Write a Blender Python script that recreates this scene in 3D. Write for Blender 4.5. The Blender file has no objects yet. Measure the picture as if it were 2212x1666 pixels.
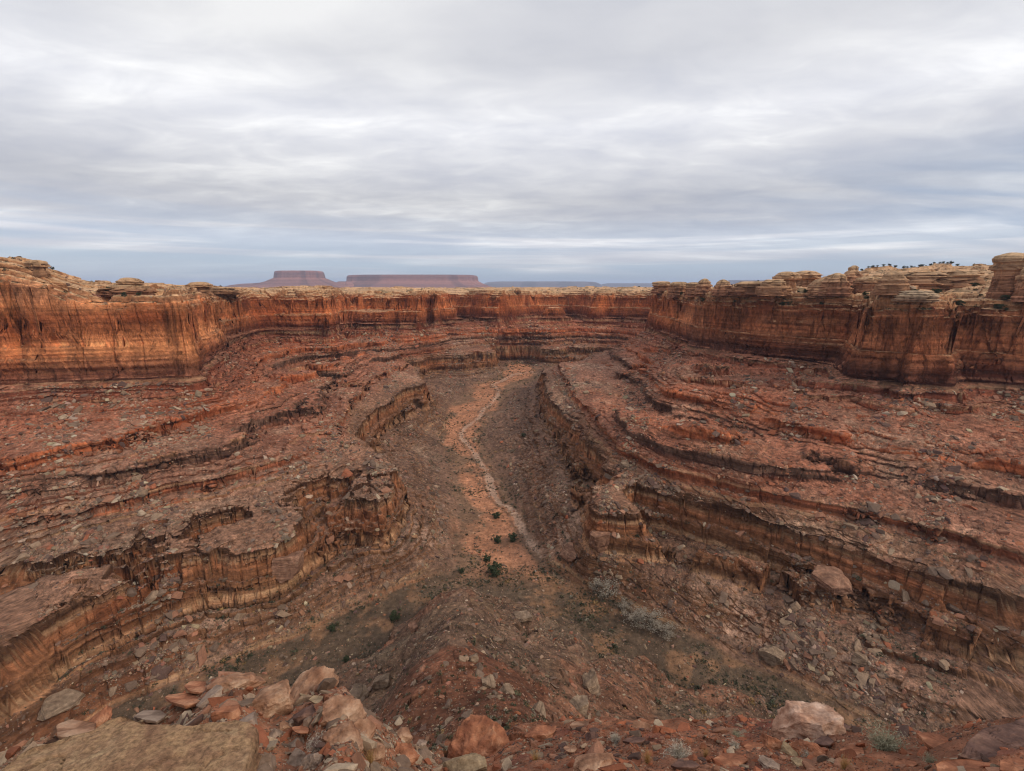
import bpy, math, random, time
import numpy as np
T0 = time.time()
R = math.radians
F32 = np.float32
scene = bpy.context.scene
C = scene.collection

# ------------------------------------------------------------------ camera, world, sun, exposure
HC = 110.0                                   # camera height above the wash (m)
FPX, CX, CY = 950.0, 1106.0, 833.0           # focal length and centre in a 2212 x 1666 frame
TILT = math.atan(214.0 / FPX)
cam_d = bpy.data.cameras.new("camera"); cam = bpy.data.objects.new("camera", cam_d); C.objects.link(cam)
cam.location = (0, 0, HC); cam.rotation_euler = (math.pi / 2 - TILT, 0, 0)
cam_d.sensor_width = 36; cam_d.lens = FPX / 2212 * 36
cam_d.clip_start = 0.1; cam_d.clip_end = 60000
scene.camera = cam

SUN_EL, SUN_AZ = 38.0, 118.0                 # azimuth clockwise from the view direction (+Y)
sun_d = bpy.data.lights.new("sun", 'SUN'); sun = bpy.data.objects.new("sun", sun_d); C.objects.link(sun)
sun_d.energy = 1.5; sun_d.angle = R(11); sun_d.color = (1.0, 0.87, 0.70)
sun.rotation_euler = (R(90 - SUN_EL), 0, R(180 - SUN_AZ) + 0 * math.pi)
sun.location = (100, -60, 200)
scene.view_settings.view_transform = 'Standard'; scene.view_settings.look = 'None'
scene.cycles.use_denoising = True; scene.cycles.filter_width = 1.15
scene.view_settings.exposure = 0.26; scene.view_settings.gamma = 1.0


class NT:
    """tiny helper for node trees"""
    def __init__(s, tree): s.t = tree; s.n = tree.nodes; s.l = tree.links
    def node(s, typ, **kw):
        n = s.n.new(typ)
        for k, v in kw.items():
            if k.startswith('i_'):
                n.inputs[k[2:].replace('_', ' ')].default_value = v
            elif k.startswith('n_'):
                n.inputs[int(k[2:])].default_value = v
            else: setattr(n, k, v)
        return n
    def link(s, a, b): s.l.new(a, b)
    def math(s, op, a, b=None, c=None, clamp=False):
        n = s.n.new('ShaderNodeMath'); n.operation = op; n.use_clamp = clamp
        for i, v in enumerate((a, b, c)):
            if v is None: continue
            if isinstance(v, (int, float)): n.inputs[i].default_value = v
            else: s.l.new(v, n.inputs[i])
        return n.outputs[0]
    def mix(s, fac, a, b, blend='MIX'):
        n = s.n.new('ShaderNodeMix'); n.data_type = 'RGBA'; n.blend_type = blend
        for sock, v in ((n.inputs[0], fac), (n.inputs[6], a), (n.inputs[7], b)):
            if isinstance(v, (int, float)): sock.default_value = v
            elif isinstance(v, tuple): sock.default_value = v if len(v) == 4 else v + (1,)
            else: s.l.new(v, sock)
        return n.outputs[2]
    def noise(s, vec, scale, detail=6, rough=0.55, dist=0.0):
        n = s.n.new('ShaderNodeTexNoise'); n.inputs['Scale'].default_value = scale
        n.inputs['Detail'].default_value = detail; n.inputs['Roughness'].default_value = rough
        n.inputs['Distortion'].default_value = dist
        s.l.new(vec, n.inputs['Vector']); return n.outputs[0]
    def mapping(s, vec, scale=(1, 1, 1), loc=(0, 0, 0), rot=(0, 0, 0)):
        n = s.n.new('ShaderNodeMapping'); n.inputs['Scale'].default_value = scale
        n.inputs['Location'].default_value = loc; n.inputs['Rotation'].default_value = rot
        s.l.new(vec, n.inputs['Vector']); return n.outputs[0]
    def ramp(s, fac, stops, interp='LINEAR'):
        n = s.n.new('ShaderNodeValToRGB'); cr = n.color_ramp; cr.interpolation = interp
        while len(cr.elements) > 1: cr.elements.remove(cr.elements[-1])
        for i, (p, c) in enumerate(stops):
            e = cr.elements[0] if i == 0 else cr.elements.new(p)
            e.position = p
            e.color = (c, c, c, 1) if isinstance(c, (int, float)) else (c + (1,) if len(c) == 3 else c)
        s.l.new(fac, n.inputs[0]); return n.outputs[0]
    def maprange(s, v, a, b, c=0.0, d=1.0):
        n = s.n.new('ShaderNodeMapRange'); s.l.new(v, n.inputs[0])
        for i, x in enumerate((a, b, c, d)): n.inputs[i + 1].default_value = x
        return n.outputs[0]


def build_world():
    w = bpy.data.worlds.new("World"); scene.world = w; w.use_nodes = True
    w.node_tree.nodes.clear(); t = NT(w.node_tree)
    out = t.node('ShaderNodeOutputWorld'); bg = t.node('ShaderNodeBackground')
    sky = t.node('ShaderNodeTexSky', sky_type='NISHITA'); sky.sun_disc = False
    sky.sun_elevation = R(SUN_EL); sky.sun_rotation = R(SUN_AZ)
    tc = t.node('ShaderNodeTexCoord').outputs['Generated']
    sep = t.node('ShaderNodeSeparateXYZ'); t.link(tc, sep.inputs[0])
    x, y, z = sep.outputs
    zc = t.math('MAXIMUM', z, 0.0)
    zz = t.math('ADD', zc, 0.045)
    px = t.math('DIVIDE', x, zz); py = t.math('DIVIDE', y, zz)
    comb = t.node('ShaderNodeCombineXYZ'); t.link(px, comb.inputs[0]); t.link(py, comb.inputs[1])
    P = comb.outputs[0]
    zz2 = t.math('ADD', zc, 0.10); qx = t.math('DIVIDE', x, zz2); qy = t.math('DIVIDE', y, zz2)
    cq = t.node('ShaderNodeCombineXYZ'); t.link(qx, cq.inputs[0]); t.link(qy, cq.inputs[1]); Q = cq.outputs[0]
    big = t.noise(t.mapping(Q, (0.55, 0.75, 1), (3.1, 0.7, 0), (0, 0, 0.5)), 1.0, 4, 0.45, 0.2)
    streak = t.noise(t.mapping(Q, (0.40, 1.5, 1), (1.7, 4.2, 0), (0, 0, -0.55)), 1.0, 8, 0.50, 0.35)
    ripple = t.noise(t.mapping(Q, (2.6, 4.2, 1), (0.3, 9.2, 0), (0, 0, 0.3)), 1.0, 8, 0.58, 0.45)
    rb = t.ramp(zc, [(0.06, 0.4), (0.14, 1.0), (0.30, 1.0), (0.42, 0.35), (1.0, 0.3)])
    s = t.math('ADD', t.math('MULTIPLY', big, 0.50), t.math('MULTIPLY', streak, 0.36))
    s = t.math('ADD', s, t.math('MULTIPLY', t.math('SUBTRACT', ripple, 0.5), t.math('MULTIPLY', rb, 0.34)))
    s = t.math('ADD', s, 0.07)
    cl = t.ramp(s, [(0.36, (0.50, 0.518, 0.585)), (0.46, (0.585, 0.595, 0.64)),
                    (0.53, (0.665, 0.67, 0.70)), (0.62, (0.82, 0.82, 0.825))])
    # altitude tone: a brighter rolled band, a bluer darker band under it
    band = t.ramp(zc, [(0.0, 1.05), (0.02, 1.0), (0.045, 0.93), (0.07, 1.05), (0.09, 1.12), (0.118, 0.90), (0.17, 0.82), (0.215, 0.94), (0.30, 1.12),
                       (0.40, 0.93), (0.52, 0.93), (0.68, 1.08), (1.0, 1.08)])
    cl = t.mix(1.0, cl, band, 'MULTIPLY')
    blue_sky = t.mix(1.0, sky.outputs[0], (0.0, 0.0, 0.0, 1), 'ADD')
    skyc = t.mix(1.0, blue_sky, (0.078, 0.078, 0.078, 1), 'MULTIPLY')
    clear = t.ramp(zc, [(0.0, (0.50, 0.60, 0.72)), (0.04, (0.42, 0.54, 0.70)), (0.10, (0.25, 0.35, 0.54)), (0.3, (0.2, 0.3, 0.5))])
    clear = t.mix(0.30, clear, skyc)
    # thin places: streaks low over the horizon and the clearer blue at the right
    low = t.noise(t.mapping(tc, (1.3, 1.3, 42), (0, 0, 0)), 1.0, 5, 0.5, 0.2)
    lowm = t.math('MULTIPLY', t.maprange(low, 0.44, 0.56), t.maprange(zc, 0.16, 0.03))
    right = t.math('MULTIPLY', t.maprange(x, 0.30, 0.75), t.math('MULTIPLY', t.maprange(zc, 0.24, 0.14), t.maprange(zc, 0.03, 0.08)))
    right = t.math('MULTIPLY', right, t.maprange(streak, 0.62, 0.40))
    lowline = t.math('MULTIPLY', t.maprange(zc, 0.062, 0.055), t.maprange(zc, 0.0, 0.03, 0.7, 1.0))
    m = t.math('MAXIMUM', t.math('MAXIMUM', lowm, t.math('MULTIPLY', right, 0.9)), t.math('MULTIPLY', lowline, t.maprange(x, 0.1, -0.4, 0.1, 0.75)))
    m = t.math('MULTIPLY', m, 0.85, clamp=True)
    col = t.mix(m, cl, clear)
    t.link(col, bg.inputs[0]); bg.inputs[1].default_value = 1.0
    t.link(bg.outputs[0], out.inputs[0])


build_world()

# ------------------------------------------------------------------ numpy noise
def _h(ix, iy, iz, seed):
    h = (ix.astype(np.int64) * 374761393 + iy.astype(np.int64) * 668265263 + iz * 2147483647 * 3 + seed * 1274126177) & 0xffffffff
    h = h.astype(np.uint32)
    h ^= h >> np.uint32(13); h *= np.uint32(1274126177); h ^= h >> np.uint32(16); h *= np.uint32(2246822519); h ^= h >> np.uint32(13)
    return h.astype(F32) * F32(1 / 4294967295.0)

def hash2(ix, iy, seed=0): return _h(ix, iy, 0, seed)

def vn2(x, y, seed=0):
    x = np.asarray(x, F32); y = np.asarray(y, F32)
    fx = np.floor(x); fy = np.floor(y); ix = fx.astype(np.int32); iy = fy.astype(np.int32)
    tx = x - fx; ty = y - fy
    tx = tx * tx * tx * (tx * (tx * 6 - 15) + 10); ty = ty * ty * ty * (ty * (ty * 6 - 15) + 10)
    a = _h(ix, iy, 0, seed); b = _h(ix + 1, iy, 0, seed); c = _h(ix, iy + 1, 0, seed); d = _h(ix + 1, iy + 1, 0, seed)
    return (a + (b - a) * tx) * (1 - ty) + (c + (d - c) * tx) * ty - F32(0.5)

def vn3(x, y, z, seed=0):
    z = np.asarray(z, F32); fz = np.floor(z); iz = fz.astype(np.int64); tz = z - fz
    tz = tz * tz * (3 - 2 * tz)
    x = np.asarray(x, F32); y = np.asarray(y, F32)
    fx = np.floor(x); fy = np.floor(y); ix = fx.astype(np.int32); iy = fy.astype(np.int32)
    tx = x - fx; ty = y - fy
    tx = tx * tx * (3 - 2 * tx); ty = ty * ty * (3 - 2 * ty)
    out = 0
    for k in (0, 1):
        zz = (iz + k) * 97
        a = _h(ix, iy, zz, seed); b = _h(ix + 1, iy, zz, seed); c = _h(ix, iy + 1, zz, seed); d = _h(ix + 1, iy + 1, zz, seed)
        v = (a + (b - a) * tx) * (1 - ty) + (c + (d - c) * tx) * ty
        out = out + v * (tz if k else (1 - tz))
    return out - F32(0.5)

def fbm2(x, y, s, octv=4, seed=0, gain=0.5, ridged=False):
    out = 0; a = 1.0; tot = 0; c, sn = 0.8, 0.6
    for o in range(octv):
        n = vn2(x / s, y / s, seed + o * 17)
        if ridged: n = 0.5 - 2 * np.abs(n)
        out = out + a * n; tot += a; a *= gain; s = s / 2.03
        x, y = c * x - sn * y, sn * x + c * y
    return out / tot * 2

def fbm3(x, y, z, s, octv=3, seed=0, zs=1.0):
    out = 0; a = 1.0; tot = 0
    for o in range(octv):
        out = out + a * vn3(x / s, y / s, z / (s * zs), seed + o * 13); tot += a; a *= 0.5; s = s / 2.03
    return out / tot * 2

def sst(a, b, x):
    t = np.clip((x - a) / (b - a), 0, 1); return t * t * (3 - 2 * t)

def blocks(x, y, w, seed, ang=0.0):
    """jointed blocks: one random value per staggered cell (plan view)"""
    c, s = math.cos(ang), math.sin(ang)
    u = (c * x + s * y) / w + 0.35 * vn2(x / w / 2, y / w / 2, seed + 5) * 2
    v = (-s * x + c * y) / w + 0.35 * vn2(x / w / 2, y / w / 2, seed + 6) * 2
    iv = np.floor(v).astype(np.int32)
    u = u + hash2(iv, iv * 0, seed + 1)
    iu = np.floor(u).astype(np.int32)
    return hash2(iu, iv, seed + 2) - F32(0.5), u - iu, v - iv

# ------------------------------------------------------------------ terrain from strata contours
def ray(u, v):
    x = (u - CX) / FPX; y = (CY - v) / FPX; c, s = math.cos(TILT), math.sin(TILT)
    return x, c + s * y, s * -1 + c * y

def at_z(u, v, z):
    x, dy, dz = ray(u, v); t = z / dz
    return x * t, dy * t

FZ0 = -112.0
def floor_z(y): return np.interp(y, [120, 160, 230, 330, 460, 540, 640], [-110.5, -112.5, -118.5, -117.0, -111.5, -102.5, -98.5])
def at_floor(u, v, dz=0.0):
    z = FZ0
    for _ in range(12): z = 0.5 * z + 0.5 * float(floor_z(at_z(u, v, z)[1]))
    return at_z(u, v, z + dz)

def at_t(u, v, t):
    x, dy, dz = ray(u, v); return x * t, dy * t, dz * t

SIG = np.array([-5, 0, 1.0, 2.84, 2.92, 3.01, 3.09, 3.95, 4.02, 4.62, 4.70, 5.25, 5.33, 6.25, 6.30, 6.50, 6.55, 6.80, 6.93, 7.00, 7.06, 7.12, 7.15, 7.23, 7.26, 7.34, 7.37, 7.5, 8.0, 9.0, 12.0])
ZED = np.array([-110.5, -110, -109, -97.5, -90.5, -89.5, -81, -76.5, -72.5, -69.5, -64.5, -62.3, -57.5, -54, -51, -50, -46, -43.5, -31, -29.5, -12, -11.2, -9, -8.2, -5.6, -5, -2.6, -2.2, -1.0, 0.0, 2.0])
SIG_F = np.array([-5, 5.33, 6.25, 6.62, 6.70, 6.76, 6.80, 6.87, 6.93, 7.00, 7.06, 7.12, 7.15, 7.23, 7.26, 7.34, 7.37, 7.5, 8.0, 9.0, 12.0])
ZED_F = np.array([-110, -60, -58.5, -56, -50, -48.5, -42, -40.5, -29, -27, -13, -12, -10, -9, -7, -6, -4, -3.4, -1.0, 0.0, 2.0])
LEV = {-109: 1.0, -96: 2.87, -81: 3.08, -74: 3.98, -66: 4.66, -60: 5.29, -56: 6.1, -50: 6.4, -42: 6.85, -40: 6.9}
contours = [
 # (level, points in the 2212 x 1666 frame) ; floor edges
 (-109, [(975,1235),(985,1150),(985,1070),(975,1000),(950,940),(975,880),(1040,825),(1085,803),(1098,796)]),
 (-109, [(1185,1235),(1135,1150),(1105,1080),(1065,1005),(1035,950),(1075,880),(1110,835),(1150,822),(1158,806),(1155,797)]),
 (-109, [(975,1235),(880,1270),(760,1320),(650,1375),(500,1430),(300,1510),(200,1562)]),
 (-109, [(1185,1235),(1290,1280),(1420,1345),(1600,1420),(1800,1520),(1950,1600)]),
 # foot of the lower ledge
 (-96, [(-200,1630),(0,1540),(168,1421),(300,1355),(420,1298),(543,1287),(613,1260),(700,1200),(760,1165),(830,1168),(870,1120),(878,1085)]),
 (-96, [(840,1030),(800,985),(830,930),(929,860)]),
 (-96, [(719,835),(820,822),(922,805),(1000,800),(1076,792),(1080,778)]),
 (-96, [(1165,777),(1250,778),(1314,776)], 4),
 (-96, [(1175,842),(1165,885),(1200,940),(1232,1000),(1245,1080),(1265,1145),(1280,1180),(1400,1200),(1650,1255),(1850,1310),(2212,1440),(2500,1550)]),
 # top of the lower ledge
 (-81, [(-200,1290),(0,1213),(122,1196),(357,1155),(455,1105),(595,1085),(665,1036),(774,1008),(828,995)]),
 (-81, [(765,940),(790,895),(840,868),(922,838)]),
 (-81, [(700,818),(820,797),(922,778),(1040,764),(1062,758)]),
 (-81, [(1165,751),(1230,749),(1320,750)], 4),
 (-81, [(1172,806),(1185,862),(1240,905),(1270,945),(1310,990),(1330,1040),(1384,1044),(1500,1075),(1700,1130),(1950,1210),(2212,1292),(2500,1390)]),
 # thin ledges
 (-74, [(0,1135),(250,1085),(500,1030),(640,985),(735,930),(760,870),(800,835),(640,830)]),
 (-74, [(1205,792),(1240,860),(1328,968),(1430,1012),(1600,1055),(1900,1115),(2212,1200)]),
 (-66, [(-200,1110),(0,1062),(300,1008),(500,960),(600,905),(700,835),(800,775),(880,750),(950,740)]),
 (-66, [(1345,775),(1400,850),(1455,889),(1648,946),(1858,1005),(2103,1050),(2212,1072),(2500,1130)]),
 (-60, [(-200,1045),(0,1008),(200,960),(400,905),(560,862),(640,815),(740,770),(803,752),(850,735),(915,725),(960,722)]),
 (-60, [(1370,790),(1438,851),(1613,890),(1753,928),(1963,970),(2212,1009),(2500,1060)]),
 (-50, [(0,850),(200,838),(350,828),(440,825),(470,800),(500,775)]),
 (-54, [(505,760),(560,742),(600,737),(717,737),(745,722),(800,724),(860,723),(910,722),(935,714),(992,708),(1050,706),(1104,709),(1209,706),(1286,702),(1384,710)]),
 (-50, [(1410,735),(1480,770),(1600,812),(1700,835),(1760,845),(1815,845),(1850,846),(2000,862),(2212,868),(2500,890)]),
 # foot of the main cliff
 (-40, [(-250,825),(0,809),(200,803),(340,797),(420,795),(440,770),(480,742)]),
 (-40, [(1398,701),(1500,737),(1650,757),(1815,772),(1835,790),(1850,800),(1950,812),(2050,816),(2060,800),(2100,806),(2212,815),(2500,835)]),
]
pts = []; vals = []
def densify(p, step):
    out = [p[0]]
    for a, b in zip(p[:-1], p[1:]):
        d = math.hypot(b[0] - a[0], b[1] - a[1]); n = max(1, int(round(d / step)))
        for k in range(1, n + 1): out.append((a[0] + (b[0] - a[0]) * k / n, a[1] + (b[1] - a[1]) * k / n))
    return out
def pl(x, y): return (math.atan2(x, y), math.log(math.hypot(x, y)))
LEV[-54] = 6.72
def densify4(L, step):
    out = []
    for a, c in zip(L[:-1], L[1:]):
        n_ = max(1, int((c[0] - a[0]) / step))
        for k_ in range(n_): f_ = k_ / n_; out.append((a[0] + (c[0] - a[0]) * f_, a[1] + (c[1] - a[1]) * f_, a[2] + (c[2] - a[2]) * f_, a[3] and c[3]))
    return out + [L[-1]]
def behind(P, m): k = 1 + m / math.hypot(*P); return (P[0] * k, P[1] * k)
FARW = [(505,760,14,0),(560,742,12,0),(600,737,10,0),(660,738,10,0),(717,737,12,0),(745,722,16,1),(775,723,9,1),(800,724,8,1),(830,724,8,1),(860,723,8,1),(885,723,8,1),(908,722,8,1),
                     (925,716,30,0),(945,713,80,0),(975,711,85,0),(1000,708,60,0),(1027,707,36,0),(1045,708,18,0),(1080,709,18,0),(1104,709,50,0),(1150,708,85,0),(1209,706,75,0),(1250,704,45,0),(1280,707,14,0),(1330,706,12,0),(1384,710,14,0)]
for u, v, m, ter in densify4(FARW, 9.0):
    P = at_z(u, v, -54); pts.append(pl(*behind(P, m))); vals.append(6.86)
    if ter: lst = ((m + 10, 6.955), (m + 38, 6.985), (m + 60, 7.25))
    else: lst = ((m + 14, 7.25), (m + 60, 7.7))
    for mm, sv in lst: pts.append(pl(*behind(P, mm))); vals.append(sv)
for cont in contours:
    lev, cp = cont[:2]; zo = cont[2] if len(cont) > 2 else 0
    W = [at_z(u, v, lev + zo) if lev > -105 else at_floor(u, v, 1.0) for u, v in cp]
    Q = [pl(*w) for w in W]
    Q = densify(Q, 0.028 if lev in (-40, -54) else 0.06)
    for q in Q: pts.append(q); vals.append(LEV[lev])
    if lev == -40:                       # the rim and the plateau stand behind the foot of the cliff
        Wd = densify(W, 9)
        for i in range(len(Wd) - 1):
            mx, my = (Wd[i][0] + Wd[i+1][0]) / 2, (Wd[i][1] + Wd[i+1][1]) / 2
            nx, ny = -(Wd[i+1][1] - Wd[i][1]), (Wd[i+1][0] - Wd[i][0]); L = math.hypot(nx, ny)
            nx /= L; ny /= L
            for off, sv in ((6, 7.28), (34, 7.6), (90, 8.0)):
                if off > 20 and i % 4: continue
                ox, oy = mx + nx * off, my + ny * off
                wr = [math.hypot(*w_) for w_ in Wd if abs(math.atan2(w_[0], w_[1]) - math.atan2(ox, oy)) < 0.03]
                if off > 20 and (not wr or math.hypot(ox, oy) < max(wr) + 15): continue
                pts.append(pl(ox, oy)); vals.append(sv)
# floor centre line of the washes and the plateau far out
for u, v in [(1070,1230),(1060,1150),(1045,1070),(1015,970),(1000,910),(1040,850),(1118,812),(1124,799)]:
    pts.append(pl(*at_floor(u, v))); vals.append(0.4)
for u, z_, t_, s_ in [(1110,-99,585,1.6),(1140,-98,585,1.6),(1118,-88,606,3.0)]:
    pts.append(pl(*at_t(u, 780, t_)[:2])); vals.append(s_)
for x, y in [(-8,154),(-40,133),(-61,119),(-100,96),(-106,60),(-122,34),(20,149),(45,122),(81,94),(105,66),(118,44),(0,122),(-30,95),(30,95),(-60,60),(60,60),(0,60)]:
    pts.append(pl(x, y)); vals.append(0.0 if y > 90 or abs(x) > 70 else -0.6)
for th in np.radians(np.arange(-62, 63, 6.0)):
    a = math.degrees(th)
    if abs(a) < 22: rs = (830, 1000, 1500)
    elif a < 0: rs = (620, 800, 1200)
    else: rs = (420, 700, 1200)
    for rr in rs: pts.append((th, math.log(rr))); vals.append(8.6)
pts = np.array(pts); vals = np.array(vals)
# merge near-duplicates
key = np.round(pts / 0.006).astype(int); _, ui = np.unique(key, axis=0, return_index=True); pts = pts[ui]; vals = vals[ui]
def tps(d2): return 0.5 * d2 * np.log(d2 + 1e-12)
n = len(pts)
D2 = ((pts[:, None] - pts[None]) ** 2).sum(-1)
A = np.zeros((n + 3, n + 3)); A[:n, :n] = tps(D2) + np.eye(n) * 3e-5
Pm = np.c_[np.ones(n), pts]; A[:n, n:] = Pm; A[n:, :n] = Pm.T
wts = np.linalg.solve(A, np.r_[vals, 0, 0, 0])
GT = np.linspace(R(-64), R(64), 420); GL = np.linspace(math.log(20), math.log(1600), 460)
gt, gl = np.meshgrid(GT, GL, indexing='ij'); G = np.c_[gt.ravel(), gl.ravel()]
SG = np.empty(len(G))
for i in range(0, len(G), 20000):
    g = G[i:i + 20000]; d2 = ((g[:, None] - pts[None]) ** 2).sum(-1)
    SG[i:i + 20000] = tps(d2) @ wts[:n] + wts[n] + g @ wts[n + 1:]
SG = SG.reshape(gt.shape)
SG = np.clip(SG, -1.5, 9.5).astype(F32)
print('rbf', n, time.time() - T0)

def bil(grid, th, lr):
    a = np.clip((th - GT[0]) / (GT[1] - GT[0]), 0, len(GT) - 1.001); b = np.clip((lr - GL[0]) / (GL[1] - GL[0]), 0, len(GL) - 1.001)
    i = a.astype(np.int32); j = b.astype(np.int32); fa = (a - i).astype(F32); fb = (b - j).astype(F32)
    return (grid[i, j] * (1 - fa) + grid[i + 1, j] * fa) * (1 - fb) + (grid[i, j + 1] * (1 - fa) + grid[i + 1, j + 1] * fa) * fb

# foot of the promontory the camera stands on: radius by azimuth, at z = -109
_ft = sorted([pl(*at_floor(u, v)) for u, v in [(-100,1720),(200,1600),(450,1500),(600,1440),(750,1380),(900,1322),(1000,1285),(1060,1272),(1120,1268),(1300,1345),(1450,1420),(1700,1530),(2000,1680)]])
FT_T = np.array([p[0] for p in _ft]); FT_R = np.exp(np.array([p[1] for p in _ft]))
PR_S = np.array([0.0, 0.03, 0.055, 0.12, 0.22, 0.36, 0.57, 0.80, 1.0, 1.4])
PR_Z = np.array([-1.0, -3.0, -11.0, -24.0, -37.0, -55.0, -79.0, -98.5, -112.8, -128.0])

def gauss(x, y, cx, cy, s): return np.exp(-((x - cx) ** 2 + (y - cy) ** 2) / (s * s))

def height(x, y, fine=True):
    """terrain height (camera = 0) and masks"""
    x = np.asarray(x, F32); y = np.asarray(y, F32)
    r = np.hypot(x, y) + F32(1e-3); th = np.arctan2(x, y); lr = np.log(r)
    S = bil(SG, th, lr)
    k = np.clip(r / 260.0, 0.45, 2.2)
    wall = sst(0.9, 2.2, S)
    n1 = fbm2(x, y, 55.0, 4, 3, 0.55)
    n2 = fbm2(x, y, 14.0, 3, 31, 0.6, ridged=True)
    amp = 1.0 - 0.80 * sst(6.3, 6.8, S)
    S = S + wall * amp * (1 - 0.35 * sst(2.5, 2.8, S) * sst(3.4, 3.1, S)) * (0.17 * n1 + 0.06 * n2)
    cb1, _, _ = blocks(x, y, 34.0, 41, 0.35); cb2, _, _ = blocks(x, y, 13.0, 43, 0.8)
    cz = sst(6.3, 6.7, S)
    S = S + cz * (0.045 * cb1 + (0.04 + 0.10 * sst(6.98, 7.06, S)) * cb2) * sst(8.2, 7.6, S) + cz * 0.03 * fbm2(x, y, 40.0, 3, 37, 0.5)
    if fine:
        b1, _, _ = blocks(x, y, 9.0, 5, 0.5); b2, _, _ = blocks(x, y, 3.6, 9, 0.9)
        S = S + wall * (0.11 * b1 + 0.06 * b2) * (1 - 0.8 * sst(6.6, 6.8, S))
        S = S + wall * 0.010 * (1 - .8 * sst(6.6, 6.8, S)) * fbm2(x, y, 1.6, 2, 77)
    Tz = np.interp(S, SIG, ZED).astype(F32)
    Tf = np.interp(S, SIG_F, ZED_F).astype(F32); wf_ = sst(290, 380, y) * sst(5.3, 5.6, S)
    Tz = Tz * (1 - wf_) + Tf * wf_
    # talus aprons soften the ledges in places
    smooth = np.interp(S, [0, 1, 2.85, 3.25, 4.0, 5.3, 6.3, 6.9, 7.0], [-110, -109, -97, -81, -75, -61, -51, -43.5, -31]).astype(F32)
    tm = sst(-0.02, 0.26, fbm2(x, y, 42.0, 3, 101) + 0.25 * fbm2(th * 16, lr * 3, 1.0, 2, 103))
    tm = tm * sst(6.92, 6.6, S) * sst(2.3, 2.6, S)
    nearleft = gauss(x, y, -190, 190, 130)
    tm = np.maximum(tm * 0.92, 0.85 * sst(5.6, 5.9, S) * sst(6.92, 6.8, S) * nearleft)
    tm = tm * (1 - 0.80 * sst(2.6, 2.9, S) * sst(3.5, 3.3, S))
    Tz = Tz * (1 - tm) + smooth * tm
    Tz = Tz + 4.0 * sst(470, 550, y) * sst(-42, -62, Tz)
    lowm = Tz < -97.5; Fy = floor_z(y).astype(F32)
    Tz = np.where(lowm, -97.5 + (Tz + 97.5) * (-97.5 - Fy) / 12.5, Tz)
    # plateau relief
    up = sst(6.95, 7.08, S); plat = sst(7.10, 7.5, S)
    rb1, _, _ = blocks(x, y, 9.0, 47, 0.2); Tz = Tz + up * (1.6 * rb1 + 1.8 * cb2) * sst(900, 500, r)
    lift = 14.0 * sst(-0.90, -1.13, x / np.maximum(y, 40.0)) * (x < 0) + up * 0
    lift = lift + 1.0 * gauss(x, y, -190, 300, 60)
    e = sst(235, 400, x) * sst(560, 420, y)
    lift = lift - 1.5 * sst(100, 130, x) * sst(420, 300, y)
    Tz = Tz + up * lift + plat * e * 17.0
    dome = fbm2(x, y, 45.0, 4, 55, 0.5)
    terr = 8.0 * (dome + 0.04) * plat * (0.35 + 0.65 * sst(7.45, 7.9, S)) * np.where(x > 0, 1.0, 0.75) * sst(2500, 900, r)
    stp = 1.9; q = terr / stp; q = q + 0.12 * cb2; terr = (np.floor(q) + sst(0.70, 0.95, q - np.floor(q))) * stp
    Tz = Tz + terr
    Tz = Tz - sst(450, 900, r) * up * 5.0
    if fine:
        m2 = sst(-0.30, 0.10, fbm2(x, y, 70.0, 3, 251)) * sst(1.8, 2.4, S) * sst(7.0, 6.8, S)
        q = Tz / 2.3 + 0.35 * np.sin(Tz * 0.9) + 0.6 * fbm2(x, y, 60, 2, 255) + 0.18 * b1; f = q - np.floor(q)
        Tz = Tz + (0.45 + 0.55 * sst(3.3, 3.05, S)) * m2 * ((0.25 * f + 0.75 * sst(0.76, 0.9, f)) - f) * 2.3
    gl_ = fbm2(th * 14.0, lr * 3.5, 1.0, 4, 261)
    Tz = Tz - 1.6 * sst(-.3, 0.6, gl_) * sst(1.1, 1.8, S) * sst(6.7, 6.2, S)
    # rough ground
    Tz = Tz + sst(0.6, 1.4, S) * sst(6.9, 6.4, S) * (1.5 * fbm2(x, y, 22.0, 4, 201) + (0.45 * fbm2(x, y, 3.2, 3, 211) if fine else 0))
    fl = sst(1.2, 0.7, S)
    Tz = Tz + fl * (0.7 * fbm2(x, y, 25.0, 3, 221) + (0.25 * fbm2(x, y, 4, 2, 225) if fine else 0))
    # far country
    far = sst(1300, 4000, r)
    Tz = Tz * (1 - far) + far * (-38.0 + 22.0 * sst(0.0, 0.25, fbm2(x, y, 900.0, 3, 301)) - 60 * sst(6000, 15000, r) * 0)
    # the promontory under the camera
    rf = (np.interp(th, FT_T, FT_R) * (1 - .45 * sst(R(47.5), R(60), np.abs(th)))).astype(F32)
    rn = fbm2(x, y, 34.0, 4, 401, 0.55); rg = fbm2(x, y, 16.0, 3, 409, 0.55, ridged=True)
    s = r / rf * (1 - 0.10 * rn - 0.03 * rg * sst(15, 40, r))
    N = np.interp(s, PR_S, PR_Z).astype(F32)
    ridge = np.exp(-((x + 4 + 0.12 * y - 4 * fbm2(x, y, 30, 2, 431)) / (7 + 0.06 * y)) ** 2)
    N = N + ridge * 11.0 * sst(18, 50, y) * sst(155, 115, y) - 3.0 * sst(20, 50, y)
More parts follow.
